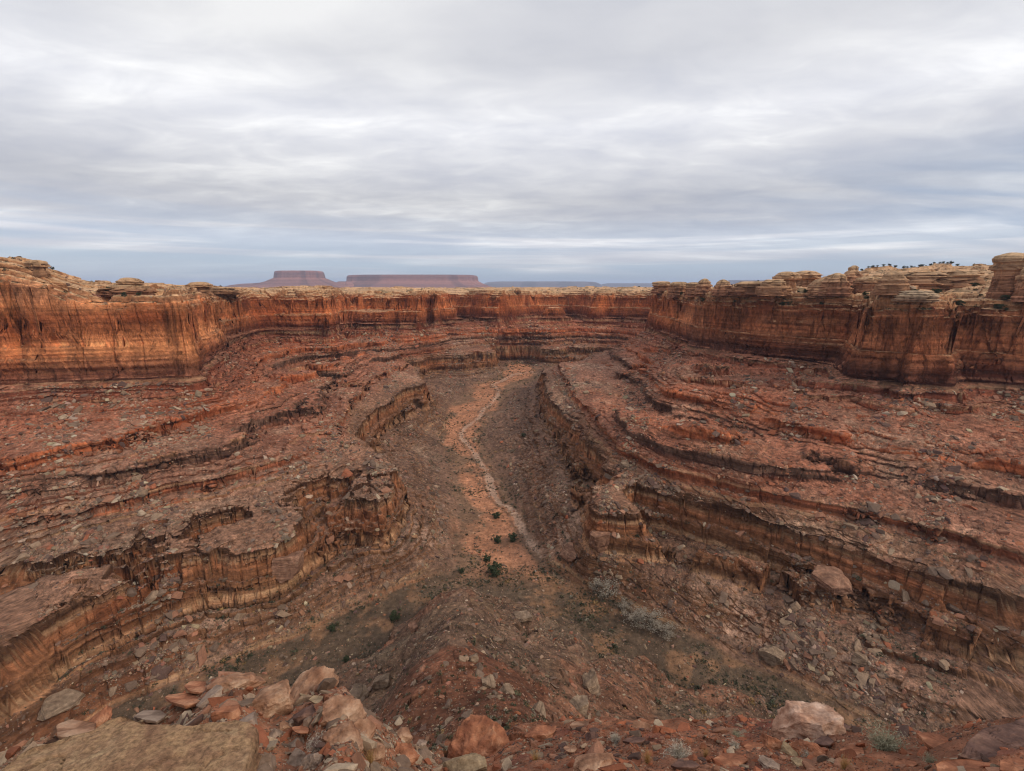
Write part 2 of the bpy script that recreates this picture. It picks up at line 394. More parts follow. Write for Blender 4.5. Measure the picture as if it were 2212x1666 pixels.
    if fine:
        Nq = N / 9.0 + 0.12 * blocks(x, y, 5.0, 15, 0.3)[0]
        fq = Nq - np.floor(Nq)
        Nt = (np.floor(Nq) + 0.55 * np.clip(fq / 0.82, 0, 1) + 0.45 * sst(0.82, 0.92, fq)) * 9.0
        led = sst(-0.1, 0.3, fbm2(x, y, 25, 2, 441)) * 0.75
        N = N * (1 - led) + (Nt - 0.0) * led
        N = N + 0.5 * fbm2(x, y, 5.0, 3, 451) + 0.5 * blocks(x, y, 2.2, 19, 0.8)[0] * sst(0.0, 0.5, fbm2(x, y, 18, 2, 461))
    near = (N > Tz).astype(F32)
    Z = np.maximum(N, Tz)
    return Z, S, near

def grid_mesh(name, X, Y, Z, colors=None, faces_mask=None, mat=None, smooth=True, attrs=None, flip=False):
    """a (rows x cols) grid of points as one mesh object"""
    nr, nc = X.shape
    idx = np.arange(nr * nc, dtype=np.int32).reshape(nr, nc)
    q = np.stack([idx[:-1, :-1], idx[:-1, 1:], idx[1:, 1:], idx[1:, :-1]], -1).reshape(-1, 4)
    if flip: q = q[:, ::-1]
    if faces_mask is not None: q = q[faces_mask.ravel()]
    used = np.zeros(nr * nc, bool); used[q.ravel()] = True
    remap = np.cumsum(used) - 1; q = remap[q].astype(np.int32)
    co = np.stack([X, Y, Z], -1).reshape(-1, 3)[used].astype(F32)
    me = bpy.data.meshes.new(name)
    me.vertices.add(len(co)); me.vertices.foreach_set('co', co.ravel())
    me.loops.add(q.size); me.loops.foreach_set('vertex_index', q.ravel())
    me.polygons.add(len(q)); me.polygons.foreach_set('loop_start', np.arange(0, q.size, 4, dtype=np.int32))
    me.polygons.foreach_set('use_smooth', np.full(len(q), smooth))
    me.update(calc_edges=True)
    if colors is not None:
        ca = me.attributes.new('tint', 'FLOAT_COLOR', 'POINT')
        c = np.ones((len(co), 4), F32); c[:, :3] = colors.reshape(-1, 3)[used]
        ca.data.foreach_set('color', c.ravel())
    for k, a in (attrs or {}).items():
        at = me.attributes.new(k, 'FLOAT', 'POINT'); at.data.foreach_set('value', a.ravel()[used].astype(F32))
    o = bpy.data.objects.new(name, me); C.objects.link(o)
    if mat: me.materials.append(mat)
    return o

# ---- view-adapted polar grid: columns by azimuth, rows where the ground turns
QUAL = 1.0
NCI, NROW = int(1350 * QUAL), int(1500 * QUAL)
ut = np.linspace(-1.25, 1.25, NCI)
ext = np.linspace(1.27, 1.95, int(40 * QUAL))
COLS = np.arctan(np.r_[-ext[::-1], ut, ext]).astype(F32)
NC = len(COLS)
cs = np.linspace(0, NC - 1, 240).astype(int)
LR = np.linspace(math.log(9.0), math.log(22000.0), 3800)
rr = np.exp(LR)[None, :].astype(F32); tc_ = COLS[cs][:, None]
Zc, _, _ = height(rr * np.sin(tc_), rr * np.cos(tc_), fine=False)
print('coarse', time.time() - T0)
phi = np.arctan2(Zc, rr)
dphi = np.diff(phi, axis=1); run = np.maximum.accumulate(phi, axis=1)
vis = (phi[:, 1:] >= run[:, 1:] - 0.004).astype(F32)
dens = np.abs(dphi) * (0.12 + 0.88 * vis) + 0.00006 * (0.3 + vis)
kk = np.exp(-0.5 * (np.arange(-9, 10) / 3.5) ** 2); kk /= kk.sum()
dp = np.pad(dens, ((9, 9), (0, 0)), mode='edge')
dens = sum(kk[i] * dp[i:i + len(cs)] for i in range(19))
kr = np.ones(7) / 7; dens = np.apply_along_axis(lambda a: np.convolve(a, kr, 'same'), 1, dens)
cum = np.concatenate([np.zeros((len(cs), 1)), np.cumsum(dens, 1)], 1); cum /= cum[:, -1:]
tt = np.linspace(0, 1, NROW)
RL = np.stack([np.interp(tt, cum[i], LR) for i in range(len(cs))], 1)        # rows x coarse cols
RLf = np.empty((NROW, NC), F32); cc = np.arange(NC)
for i in range(NROW): RLf[i] = np.interp(cc, cs, RL[i])
RG = np.exp(RLf); TX = RG * np.sin(COLS)[None]; TY = RG * np.cos(COLS)[None]
TZ, TS, TN = height(TX, TY)
print('fine', TZ.shape, time.time() - T0)

def grid_normals(X, Y, Z):
    a = [np.gradient(v, axis=0) for v in (X, Y, Z)]; b = [np.gradient(v, axis=1) for v in (X, Y, Z)]
    nx = a[1] * b[2] - a[2] * b[1]; ny = a[2] * b[0] - a[0] * b[2]; nz = a[0] * b[1] - a[1] * b[0]
    sg = np.sign(nz) + (nz == 0); L = np.sqrt(nx * nx + ny * ny + nz * nz) + 1e-12
    return nx / L * sg, ny / L * sg, nz / L * sg

NX, NY, NZ = grid_normals(TX, TY, TZ)
def blur1(a, n):
    for ax in (0, 1):
        a = (np.roll(a, 1, ax) + a * 2 + np.roll(a, -1, ax)) / 4
    return a if n <= 1 else blur1(a, n - 1)
bx_, by_ = blur1(NX, 2), blur1(NY, 2)
hl = np.hypot(bx_, by_) + 1e-6
steep = sst(0.45, 0.85, np.hypot(NX, NY)) * (TN < 0.5)
# beds of the cliffs stand out or weather back by bed; joints cut them
def beds(z, x, y, th, seed):
    q = z / th + 0.5 * fbm2(x, y, 70, 2, seed) * 2
    i = np.floor(q); f = q - i
    h = hash2(i.astype(np.int32), i.astype(np.int32) * 0 + seed, seed)
    h2 = hash2(i.astype(np.int32) + 1, i.astype(np.int32) * 0 + seed, seed)
    return h + (h2 - h) * sst(0.8, 1.0, f) - 0.5, f
b1, f1 = beds(TZ, TX, TY, 4.2, 3); b2, f2 = beds(TZ, TX, TY, 1.7, 4)
massive = sst(-44, -40, TZ) * sst(-5, -9, TZ)
disp = (2.1 * b1 + 1.1 * b2) * (1 - 0.30 * massive * sst(-0.2, 0.15, fbm2(TX, TY, 90, 2, 12)))
disp += 1.3 * fbm3(TX, TY, TZ, 9.0, 3, 61, 1.6)
slabn, _, _ = blocks(TX + 0.4 * TZ, TY - 0.3 * TZ, 11.0, 23, 0.2)
disp += 1.1 * slabn * massive
sc = np.clip(RG / 250.0, 0.45, 1.8)
jx = fbm2(TX, TY, 11.0, 2, 71); crack = np.exp(-(jx / 0.03) ** 2)
disp -= 1.1 * crack * massive
und = sst(0.0, .5, -np.abs((TZ + 95.5)) + 2) + sst(0, .5, 1.6 - np.abs(TZ + 75.3)) + sst(0, .5, 1.8 - np.abs(TZ + 68)) + sst(0, .5, 1.5 - np.abs(TZ + 61.3)) + 1.4 * sst(0, .5, 2.0 - np.abs(TZ + 44.5))
disp -= 1.5 * und * (0.4 + sst(-.2, .3, fbm2(TX, TY, 30, 2, 78)))
jb, ju, jv = blocks(TX, TY, 5.0, 91, 0.6)
joint = np.maximum(sst(.07, .0, ju), sst(.93, 1., ju)) * (TZ < -56)
disp += 0.9 * jb * (TZ < -56) - 1.2 * joint
TX0, TY0 = TX, TY
TX = TX + (bx_ / hl) * disp * steep * sc; TY = TY + (by_ / hl) * disp * steep * sc
NX, NY, NZ = grid_normals(TX, TY, TZ)
print('disp', time.time() - T0)

# ------------------------------------------------------------------ ground colours (albedo by stratum, weathering and material, some shade painted in)
def lerp(a, b, t): return a + (b - a) * t[..., None]
def col(*c): return np.array(c, F32)
def paint():
    x, y, z, S, r = TX0, TY0, TZ, TS, RG
    right = sst(-20, 60, x)
    big = fbm2(x, y, 80, 3, 501); mid = fbm2(x, y, 18, 3, 511); sm = fbm2(x, y, 4.0, 3, 521)
    flat = sst(0.62, 0.9, NZ)
    zz = z + 1.5 * big
    Zk = np.array([-126, -104, -97, -92, -88, -81, -76, -68, -60, -54, -47, -42, -30, -8, -4, 4, 30])
    # bare rock faces, bed by bed
    face = np.array([(.22,.13,.085),(.26,.14,.085),(.34,.19,.11),(.27,.135,.075),(.33,.15,.08),(.21,.12,.075),(.27,.10,.055),(.17,.085,.06),
                     (.34,.11,.05),(.27,.09,.05),(.22,.08,.05),(.20,.085,.055),(.50,.215,.10),(.49,.21,.10),(.36,.165,.088),(.42,.215,.115),(.46,.25,.135)], F32)
    ground = np.array([(.215,.125,.085),(.22,.125,.084),(.235,.125,.082),(.25,.12,.07),(.26,.12,.07),(.25,.135,.085),(.285,.125,.075),(.30,.12,.07),
                       (.32,.12,.065),(.31,.11,.06),(.29,.11,.065),(.30,.13,.075),(.36,.19,.10),(.44,.27,.15),(.46,.31,.18),(.50,.34,.20),(.50,.34,.20)], F32)
    fc = np.stack([np.interp(zz, Zk, face[:, i]) for i in range(3)], -1).astype(F32)
    gc = np.stack([np.interp(zz, Zk, ground[:, i]) for i in range(3)], -1).astype(F32)
    # individual beds vary
    q = z / 1.3 + 0.5 * fbm2(x, y, 60, 2, 531); i = np.floor(q).astype(np.int32); hb = hash2(i, i * 0, 532); hc = hash2(i, i * 0, 533)
    q2 = z / 5.5 + 0.4 * big; i2 = np.floor(q2).astype(np.int32); hb2 = hash2(i2, i2 * 0, 534)
    fc = fc * (0.52 + 0.72 * hb + 0.32 * hb2)[..., None]
    pale = sst(0.80, 0.86, hc) * sst(-41, -44, z)
    fc = lerp(fc, col(.46, .32, .20), pale * 0.55)
    fc = lerp(fc, col(.44, .15, .075) * (0.8 + .4 * hb)[..., None], sst(2.6, 1.8, np.abs(z + 59.8)) * 0.75)
    fc = lerp(fc, col(.10, .055, .045) * (0.8 + .4 * hb)[..., None], sst(3.4, 2.4, np.abs(z + 67)) * 0.8)
    fc = lerp(fc, fc * .55, sst(3.0, 2.0, np.abs(z + 84)) * 0.6)
    # right-hand wall: browner, more varnished rock, plus shade of its sunless side painted in
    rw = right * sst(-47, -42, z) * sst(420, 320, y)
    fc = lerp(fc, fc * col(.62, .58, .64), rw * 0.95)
    farw = sst(330, 430, y) * sst(-45, -42, z)
    fc = lerp(fc, fc * col(.78, .62, .58), farw)
    for zb, hw_, am in ((-29.5, .7, .55), (-20.6, .5, .5), (-36.0, .5, .45), (-12.0, .6, .55), (-44.5, .8, .6), (-50.5, .6, .5), (-16.2, .35, .35), (-25.0, .3, .3)):
        fc = lerp(fc, fc * .38, sst(hw_, hw_ * .4, np.abs(z + .5 * mid - zb)) * am * sst(-.25, .15, fbm2(x, y, 26, 2, int(540 - zb))))
    jc, ju_, jv_ = blocks(x + 0.15 * z, y - 0.1 * z, 8.5, 547, 0.3)
    fc = fc * (1 + 0.34 * jc)[..., None]
    fc = fc * (1 - .45 * np.maximum(sst(.05, .0, ju_), sst(.04, .0, jv_)) * sst(-.2, .2, big))[..., None]
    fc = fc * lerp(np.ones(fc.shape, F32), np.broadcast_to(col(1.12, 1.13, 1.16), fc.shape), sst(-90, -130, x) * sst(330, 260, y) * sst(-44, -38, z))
    # desert varnish: dark curtains running down the faces
    v1 = fbm3(x, y, z, 6.0, 3, 541, 3.2); v2 = fbm3(x, y, z, 30.0, 2, 545, 1.2)
    var = sst(0.06, 0.30, v1 + 0.6 * v2) * (1 - flat)
    fc = lerp(fc, fc * col(.36, .30, .32), var * np.where(z > -6, 0.2, 0.28))
    pan = sst(0.0, 0.35, fbm3(x, y, z, 22.0, 3, 551, 0.6))
    fc = lerp(fc, fc * col(.72, .55, .50), pan * 0.6)
    bandv = sst(-27, -20, z + 3 * mid) * sst(-10, -13, z) * sst(380, 300, y) * (1 - right)
    fc = lerp(fc, fc * col(.62, .45, .42), bandv * 0.7)
    # talus: pale debris patches and fines
    gc = gc * (1 + 0.30 * mid + 0.22 * sm)[..., None]
    grey = sst(0.0, 0.4, big) * sst(-40, -50, z)
    gc = lerp(gc, col(.225, .14, .10), grey * 0.40)
    deb = sst(0.12, 0.40, fbm2(x, y, 30, 4, 561)) * sst(-46, -50, z)
    gc = lerp(gc, col(.37, .27, .19), deb * (0.25 + 0.5 * sst(0.0, 0.3, sm)) * 0.6)
    pink = sst(0.24, 0.38, fbm2(x, y, 24, 4, 571)) * sst(-96, -98, z) * sst(1.0, 1.5, S) * sst(260, 180, y)
    gc = lerp(gc, col(.38, .24, .17), pink * 0.7)
    # canyon floor: orange sand, scrub-darkened ground, gravelly channel
    fl = sst(1.25, 0.85, S + 0.25 * mid)
    ctr = sst(1.0, 0.35, S + 0.2 * mid)
    gl = lerp(np.broadcast_to(col(.22, .13, .08), gc.shape), col(.40, .185, .10), sst(-0.30, 0.25, fbm2(x, y, 16, 4, 581) + 1.0 * ctr - 0.37))
    gl = gl * (1 + 0.25 * sm)[..., None]
    gc = lerp(gc, gl, fl)
    ch = channel_dist(x + 9 * fbm2(y, y * 0, 38, 2, 585), y)
    gc = lerp(gc, col(.40, .27, .20) * 1.0, sst(2.2, 1.0, ch + 2.2 * sm) * fl * 0.85)
    gc = lerp(gc, col(.16, .10, .07), sst(1.2, 0.3, np.abs(ch - 3.2 + sm)) * fl * 0.5)
    # side washes: dark scrub ground with ochre grass
    side = sst(168, 143, y) * fl
    gs = lerp(np.broadcast_to(col(.13, .09, .06), gc.shape), col(.24, .135, .075), sst(0.05, 0.4, fbm2(x, y, 7, 3, 591)))
    gc = lerp(gc, gs, side)
    gr = hash2((x * 3.1).astype(np.int32), (y * 3.1).astype(np.int32), 555); g2_ = vn2(x / 1.1, y / 1.1, 556) + .5
    grain = 0.50 + 0.50 * gr + 0.52 * g2_
    gc = gc * lerp(np.ones(gc.shape, F32), grain[..., None], (0.9 * sst(1.0, 1.6, S) + .35) * np.clip(1.2 - r / 1500, .3, 1))
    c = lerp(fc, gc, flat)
    # promontory under the camera
    pn = lerp(np.broadcast_to(col(.165, .105, .075), gc.shape), col(.20, .13, .088), sst(-.1, .3, fbm2(x, y, 9, 3, 601)))
    pn = lerp(pn, col(.22, .115, .075), sst(-0.05, 0.25, fbm2(x, y, 26, 3, 611) + 0.25 * sst(70, 40, r)))
    pn = lerp(pn, col(.15, .115, .082), sst(0.0, 0.4, fbm2(x, y, 20, 3, 613)) * sst(60, 90, r) * 0.8)
    rs = blocks(x, y, 7.0, 617, 0.5)[0]
    pn = lerp(pn, col(.19, .086, .054), sst(50, 48, r + 6 * rs) * sst(11, 10, np.abs(x + 6 + 3 * rs)) * sst(0.4, 0.8, NZ))
    pn = pn * (1 + 0.25 * sm + 0.2 * mid)[..., None]
    pn = lerp(pn, pn * 0.75, 1 - flat) * (0.55 + .5 * gr + .45 * g2_)[..., None]
    c = lerp(c, pn, TN)
    # slickrock of the plateau and far country
    pl_ = sst(7.15, 7.3, S) * (1 - TN)
    pc = lerp(np.broadcast_to(col(.32, .165, .09), gc.shape), col(.50, .32, .185), sst(0.35, 0.75, NZ))
    pc = lerp(pc, col(.16, .13, .07), sst(0.22, 0.3, fbm2(x, y, 9, 3, 621)) * flat * sst(140, 200, r) * 0.7)
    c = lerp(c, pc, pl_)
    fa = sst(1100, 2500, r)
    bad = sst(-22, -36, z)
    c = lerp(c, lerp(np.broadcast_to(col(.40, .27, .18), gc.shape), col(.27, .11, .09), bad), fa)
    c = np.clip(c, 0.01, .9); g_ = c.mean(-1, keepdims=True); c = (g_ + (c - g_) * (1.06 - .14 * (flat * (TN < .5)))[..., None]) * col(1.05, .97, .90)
    c = c * (1 - .15 * sst(-78, -98, z) * sst(0.9, 1.4, S) - 0.0)[..., None]  # lower slopes darkened: vignette put into the colour
    lm = np.clip(c.mean(-1, keepdims=True), .02, 1); c = c * (lm / .17) ** .22
    return np.clip(c * 0.90, 0.01, 0.9)
CHP = np.array([at_floor(u, v) for u, v in [(1190,1260),(1160,1210),(1125,1140),(1085,1075),(1035,1010),(1005,960),(1015,915),(1050,880),(1075,855),(1062,832),(1110,812),(1150,808)]])
def channel_dist(x, y):
    d = np.full(x.shape, 1e9, F32); m = (np.abs(x + 5) < 60) & (y > 130) & (y < 600)
    xm, ym = x[m], y[m]; dm = np.full(xm.shape, 1e9, F32)
    for a, b in zip(CHP[:-1], CHP[1:]):
        e = b - a; t = np.clip(((xm - a[0]) * e[0] + (ym - a[1]) * e[1]) / (e @ e), 0, 1)
        dm = np.minimum(dm, (xm - a[0] - t * e[0]) ** 2 + (ym - a[1] - t * e[1]) ** 2)
    d[m] = np.sqrt(dm); return d
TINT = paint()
print('paint', time.time() - T0)

def rock_material(name, bump=0.5, scales=(0.9, 0.25), tint=None, lines=0.35, speck=0.3, dist=1.0, wet=0.9, lnb=0.7):
    # weathered rock: vertex tint x bedding lines x grain; tint=None reads the mesh attribute
    m = bpy.data.materials.new(name); m.use_nodes = True; t = NT(m.node_tree); t.n.clear()
    out = t.node('ShaderNodeOutputMaterial'); b = t.node('ShaderNodeBsdfPrincipled')
    b.inputs['Roughness'].default_value = wet; b.inputs['Specular IOR Level'].default_value = 0.15
    tc = t.node('ShaderNodeTexCoord').outputs['Object']
    if tint is None:
        a = t.node('ShaderNodeAttribute'); a.attribute_name = 'tint'; base = a.outputs['Color']
    elif isinstance(tint, list):
        base = t.ramp(t.noise(tc, scales[1], 5, 0.6), [(p, c) for p, c in tint])
    else:
        base = t.mix(0.0, tint + (1,), tint + (1,))
    s0, s1 = scales
    n1 = t.noise(tc, s0, 8, 0.62)
    ln = t.noise(t.mapping(tc, (s1 * 0.12, s1 * 0.12, s1 * 5.0)), 1.0, 6, 0.65, 0.4)
    g = t.noise(tc, s0 * 5, 4, 0.6)
    k = t.math('MULTIPLY', t.maprange(n1, 0.3, 0.7, 1 - speck, 1 + speck), t.maprange(ln, 0.35, 0.65, 1 - lines, 1 + lines * 0.7))
    k = t.math('MULTIPLY', k, t.maprange(g, 0.3, 0.7, 0.85, 1.15))
    kc = t.node('ShaderNodeCombineXYZ')
    for i in range(3): t.link(k, kc.inputs[i])
    c = t.mix(1.0, base, kc.outputs[0], 'MULTIPLY')
    t.link(c, b.inputs['Base Color'])
    hgt = t.math('ADD', t.math('MULTIPLY', n1, 1.0), t.math('ADD', t.math('MULTIPLY', ln, lnb), t.math('MULTIPLY', g, 0.25)))
    bp = t.node('ShaderNodeBump'); bp.inputs['Strength'].default_value = bump; bp.inputs['Distance'].default_value = dist
    t.link(hgt, bp.inputs['Height']); t.link(bp.outputs[0], b.inputs['Normal'])
    t.link(b.outputs[0], out.inputs[0])
    return m

def structure(o):
    o['kind'] = 'structure'; return o

M_TERR = rock_material('layered_rock_and_talus', 0.6, (0.5, 0.16), None, 0.28, 0.42, 1.9)
ZB = TZ + HC
fS = (TS[:-1, :-1] + TS[1:, 1:]) / 2; fN = TN[:-1, :-1] > 0.5
m_prom = fN; m_floor = ~fN & (fS < 1.12); m_plat = ~fN & (fS > 7.18) ; m_cliff = ~fN & ~m_plat & (fS > 6.62)
m_slope = ~(m_prom | m_floor | m_plat | m_cliff)
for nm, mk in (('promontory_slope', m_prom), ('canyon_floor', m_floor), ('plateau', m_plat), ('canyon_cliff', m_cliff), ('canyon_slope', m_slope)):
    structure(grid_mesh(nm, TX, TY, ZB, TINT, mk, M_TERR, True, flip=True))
print('terrain', time.time() - T0)
#@@END_TERRAIN

# ------------------------------------------------------------------ foreground ledge the camera stands on
def ang_rho(u, v):
    x, dy, dz = ray(u, v); rr_ = np.hypot(x, dy); return np.arctan2(x, dy), -dz / rr_
_sil = [ang_rho(u, v) for u, v in [(-400,1640),(0,1640),(100,1600),(230,1556),(330,1546),(400,1500),(450,1465),(500,1462),(560,1480),(620,1486),(700,1474),(745,1490),(790,1545),(860,1590),(910,1625),
        (960,1640),(1000,1625),(1060,1600),(1120,1566),(1220,1560),(1300,1553),(1400,1556),(1500,1562),(1700,1574),(1850,1582),(2000,1588),(2080,1572),(2212,1560),(2600,1560)]]
_sil.sort(); SIL_T = np.array([a for a, b in _sil]); SIL_P = np.array([b for a, b in _sil])
def edge_r(th): return 4.3 + 0.9 * vn2(np.asarray(th) * 3.0, np.asarray(th) * 0 + 3, 9) * 2 - 0.9 * sst(-0.05, -0.3, th) * sst(-0.6, -0.4, th)
def fg_height(x, y, fine=True):
    r = np.hypot(x, y) + 1e-4; th = np.arctan2(x, y)
    re = edge_r(th); rho = np.interp(th, SIL_T, SIL_P); ze = -rho * re
    t = (r - 1.0) / (re - 1.0)
    z = np.where(t < 0, -1.62 - 0.02 * (1 - r), -1.64 + (ze + 1.64) * np.power(np.clip(t, 0, None), 0.92))
    z = np.where(t > 1, ze - (r - re) * 2.0 - 0.4 * np.clip(r - re, 0, .5), z)
    if fine:
        w = sst(0.2, 1.2, r)
        z = z + w * (0.10 * fbm2(x, y, 0.9, 4, 701) + 0.05 * fbm2(x, y, 0.25, 3, 703, ridged=True))
        b, u_, v_ = blocks(x, y, 0.22, 705, 0.4); b2_, _, _ = blocks(x, y, 0.5, 708, 1.0)
        z = z + w * (0.05 * b * sst(0.0, 0.3, fbm2(x, y, 0.7, 2, 707)) + 0.10 * b2_ * sst(0.05, 0.3, fbm2(x, y, 1.6, 2, 709)))
    return z.astype(F32)
FN_C, FN_R = 1100, 620
fth = np.arctan(np.linspace(-2.6, 2.6, FN_C)).astype(F32)
frr = np.exp(np.linspace(math.log(0.55), math.log(9.5), FN_R)).astype(F32)
FX = frr[:, None] * np.sin(fth)[None]; FY = frr[:, None] * np.cos(fth)[None]; FZ = fg_height(FX, FY)
fnx, fny, fnz = grid_normals(FX, FY, FZ)
def paint_fg():
    x, y = FX, FY
    a = fbm2(x, y, 1.1, 4, 711); b = fbm2(x, y, 0.12, 3, 713); c2 = fbm2(x, y, 0.4, 3, 715)
    base = np.broadcast_to(col(.24, .105, .062), x.shape + (3,))
    base = lerp(base, col(.20, .075, .05), sst(0, .3, c2))
    base = lerp(base, col(.35, .20, .13), sst(0.02, 0.3, a + 0.3 * c2) * sst(0.3, -0.4, x + 0 * y) )
    base = lerp(base, col(.36, .15, .08), sst(0.1, 0.35, -a) * 0.7)
    return np.clip(base * (1 + 0.35 * b)[..., None], .01, .9)
M_FG = rock_material('red_gravel_soil', 0.9, (9.0, 2.0), None, 0.05, 0.35, 0.06)
structure(grid_mesh('foreground_ground', FX, FY, FZ + HC, paint_fg(), None, M_FG, True, flip=True))

# ------------------------------------------------------------------ where things stand: screen look-up on the ground grids
def project(X, Y, Z):
    c, s_ = math.cos(TILT), math.sin(TILT)
    f = Y * c - Z * s_; up = Y * s_ + Z * c
    return CX + FPX * X / np.maximum(f, 1e-3), CY - FPX * up / np.maximum(f, 1e-3), f
PH = np.arctan2(TZ, RG); RUN = np.maximum.accumulate(PH, 0)
EDGE_PH = np.arctan(-np.interp(COLS, SIL_T, SIL_P))[None, :]
VIS = (PH >= RUN - 0.0012) & (PH > EDGE_PH)
TU, TV, TF = project(TX, TY, TZ)
FU, FV, FF = project(FX, FY, FZ)
FVIS = (np.arctan2(FZ, np.hypot(FX, FY)) >= np.maximum.accumulate(np.arctan2(FZ, np.hypot(FX, FY)), 0) - 0.01)
def ground_at(u, v, fg=False, top=False):
    U, V, M, X, Y, Z = (FU, FV, FVIS, FX, FY, FZ) if fg else (TU, TV, VIS, TX, TY, TZ)
    d = (U - u) ** 2 + (V - v) ** 2 + (~M) * 1e9
    if top: d = d + ((TS < 7.36) | (RG > 950)) * 1e7
    i = np.unravel_index(np.argmin(d), d.shape)
    return float(X[i]), float(Y[i]), float(Z[i]), float((FF if fg else TF)[i])

def tag(o, label=None, cat=None, group=None, kind=None):
    if label: o['label'] = label
    if cat: o['category'] = cat
    if group: o['group'] = group
    if kind: o['kind'] = kind
    return o
def empty(name, loc, label, cat, group=None):
    o = bpy.data.objects.new(name, None); C.objects.link(o); o.location = loc; o.empty_display_size = 0.2
    return tag(o, label, cat, group)

def tri_mesh(name, V, Fc, tint=None, smooth=False, mat=None):
    me = bpy.data.meshes.new(name); V = np.ascontiguousarray(V, F32); Fc = np.ascontiguousarray(Fc, np.int32)
    k = Fc.shape[1]
    me.vertices.add(len(V)); me.vertices.foreach_set('co', V.ravel())
    me.loops.add(Fc.size); me.loops.foreach_set('vertex_index', Fc.ravel())
    me.polygons.add(len(Fc)); me.polygons.foreach_set('loop_start', np.arange(0, Fc.size, k, dtype=np.int32))
    me.polygons.foreach_set('use_smooth', np.full(len(Fc), smooth))
    me.update(calc_edges=True)
    if tint is not None:
        a = me.attributes.new('tint', 'FLOAT_COLOR', 'POINT'); c = np.ones((len(V), 4), F32); c[:, :3] = tint
        a.data.foreach_set('color', c.ravel())
    if mat: me.materials.append(mat)
    return me

def ico(sub):
    t = (1 + 5 ** .5) / 2
    v = [(-1,t,0),(1,t,0),(-1,-t,0),(1,-t,0),(0,-1,t),(0,1,t),(0,-1,-t),(0,1,-t),(t,0,-1),(t,0,1),(-t,0,-1),(-t,0,1)]
    f = [(0,11,5),(0,5,1),(0,1,7),(0,7,10),(0,10,11),(1,5,9),(5,11,4),(11,10,2),(10,7,6),(7,1,8),(3,9,4),(3,4,2),(3,2,6),(3,6,8),(3,8,9),(4,9,5),(2,4,11),(6,2,10),(8,6,7),(9,8,1)]
    v = [np.array(a) / np.linalg.norm(a) for a in v]
    for _ in range(sub):
        c = {}; nf = []
        def mid(a, b):
            k = (min(a, b), max(a, b))
            if k not in c: m = v[a] + v[b]; v.append(m / np.linalg.norm(m)); c[k] = len(v) - 1
            return c[k]
        for a, b, d in f:
            ab, bd, da = mid(a, b), mid(b, d), mid(d, a); nf += [(a, ab, da), (b, bd, ab), (d, da, bd), (ab, bd, da)]
        f = nf
    return np.array(v, F32), np.array(f, np.int32)
ICO = [ico(k) for k in range(6)]

def rock_shape(seed, sub, cuts=14, lo=0.55, hi=0.95, noise=0.06, boxy=0.0, ns=1.0):
    """unit rock: sphere cut by random planes, then weathered"""
    rg_ = np.random.default_rng(seed); V = ICO[sub][0].copy() * 1.25
    if boxy: V = np.sign(V) * np.abs(V) ** (1 - boxy * 0.55)
    nrm = rg_.normal(size=(cuts, 3)); nrm /= np.linalg.norm(nrm, axis=1)[:, None]
    if boxy:
        q = rg_.normal(size=(3, 3)) * 0.25 + np.eye(3); nrm = np.r_[nrm[:cuts // 2], q, -q]; nrm /= np.linalg.norm(nrm, axis=1)[:, None]
    for n_ in nrm:
        d = rg_.uniform(lo, hi); p = V @ n_; over = np.clip(p - d, 0, None); V = V - over[:, None] * n_[None] * 0.97
    if noise:
        d = V / np.linalg.norm(V, axis=1)[:, None]
        nn = fbm3(V[:, 0] + seed * 3.1, V[:, 1], V[:, 2], 0.7 * ns, 4, seed)
        V = V + d * nn[:, None] * noise * 2
    return V.astype(F32)

# ------------------------------------------------------------------ loose blocks on the slopes
rng = np.random.default_rng(7)
inframe = VIS & (TU > -60) & (TU < 2270) & (TV < 1700) & (NZ > 0.35)
clus = sst(-0.05, 0.5, fbm2(np.arctan2(TX0, TY0) * 22, np.log(RG) * 4, 1.0, 3, 801) + 0.7 * fbm2(TX0, TY0, 12, 3, 805)) ** 1.3
w = np.zeros(TZ.shape, F32)
slope_m = (TS > 1.3) & (TS < 6.7) & (TN < .5)
w = np.where(slope_m, 0.16 + clus * 2.2, w)
w = np.where(slope_m & (TS > 5.0), w * 1.1, w)
w = np.where((TS <= 1.3) & (TN < .5), 0.10, w)
w = np.where(TN > 0.5, 0.5 + clus * 1.2, w)
w = np.where(TS > 7.2, 0.12 * (RG < 420), w)
w = w * inframe * np.hypot(RG, 0) ** 0.15
p_ = (w / w.sum()).ravel()
NR = 105000
pick = rng.choice(p_.size, NR, replace=False, p=p_)
iy, ix = np.unravel_index(pick, TZ.shape)
P0 = np.stack([TX[iy, ix], TY[iy, ix], TZ[iy, ix] + HC], -1)
dist = TF[iy, ix]
pxm = dist / 440.0
prom = TN[iy, ix] > .5
sz = pxm * 0.56 * (rng.pareto(1.75, NR) * 0.75 + 1.0)
cap = np.where(prom, 2.2, 3.9) * rng.uniform(0.5, 1.0, NR) ** 1.3
sz = np.minimum(sz, np.maximum(cap, pxm * 1.0)); sz = np.where(TS[iy, ix] < 1.3, np.minimum(sz, 1.0 + .6 * pxm), sz)
sz = sz * 0.5 * rng.uniform(0.8, 1.2, NR)
PAL = np.array([(.40,.295,.205),(.29,.195,.13),(.30,.145,.09),(.30,.105,.055),(.12,.07,.055),(.205,.135,.095),(.165,.108,.078)], F32)
zl = TZ[iy, ix]
choice = np.empty(NR, int)
for cond, pr in ((zl > -72, (.15,.20,.22,.22,.13,.04,.04)), (zl <= -72, (.06,.20,.16,.04,.10,.22,.22))):
    k = np.nonzero(cond)[0]; choice[k] = rng.choice(7, len(k), p=pr)
k = np.nonzero(prom)[0]; choice[k] = rng.choice(7, len(k), p=(.05,.25,.17,.05,.06,.24,.18))
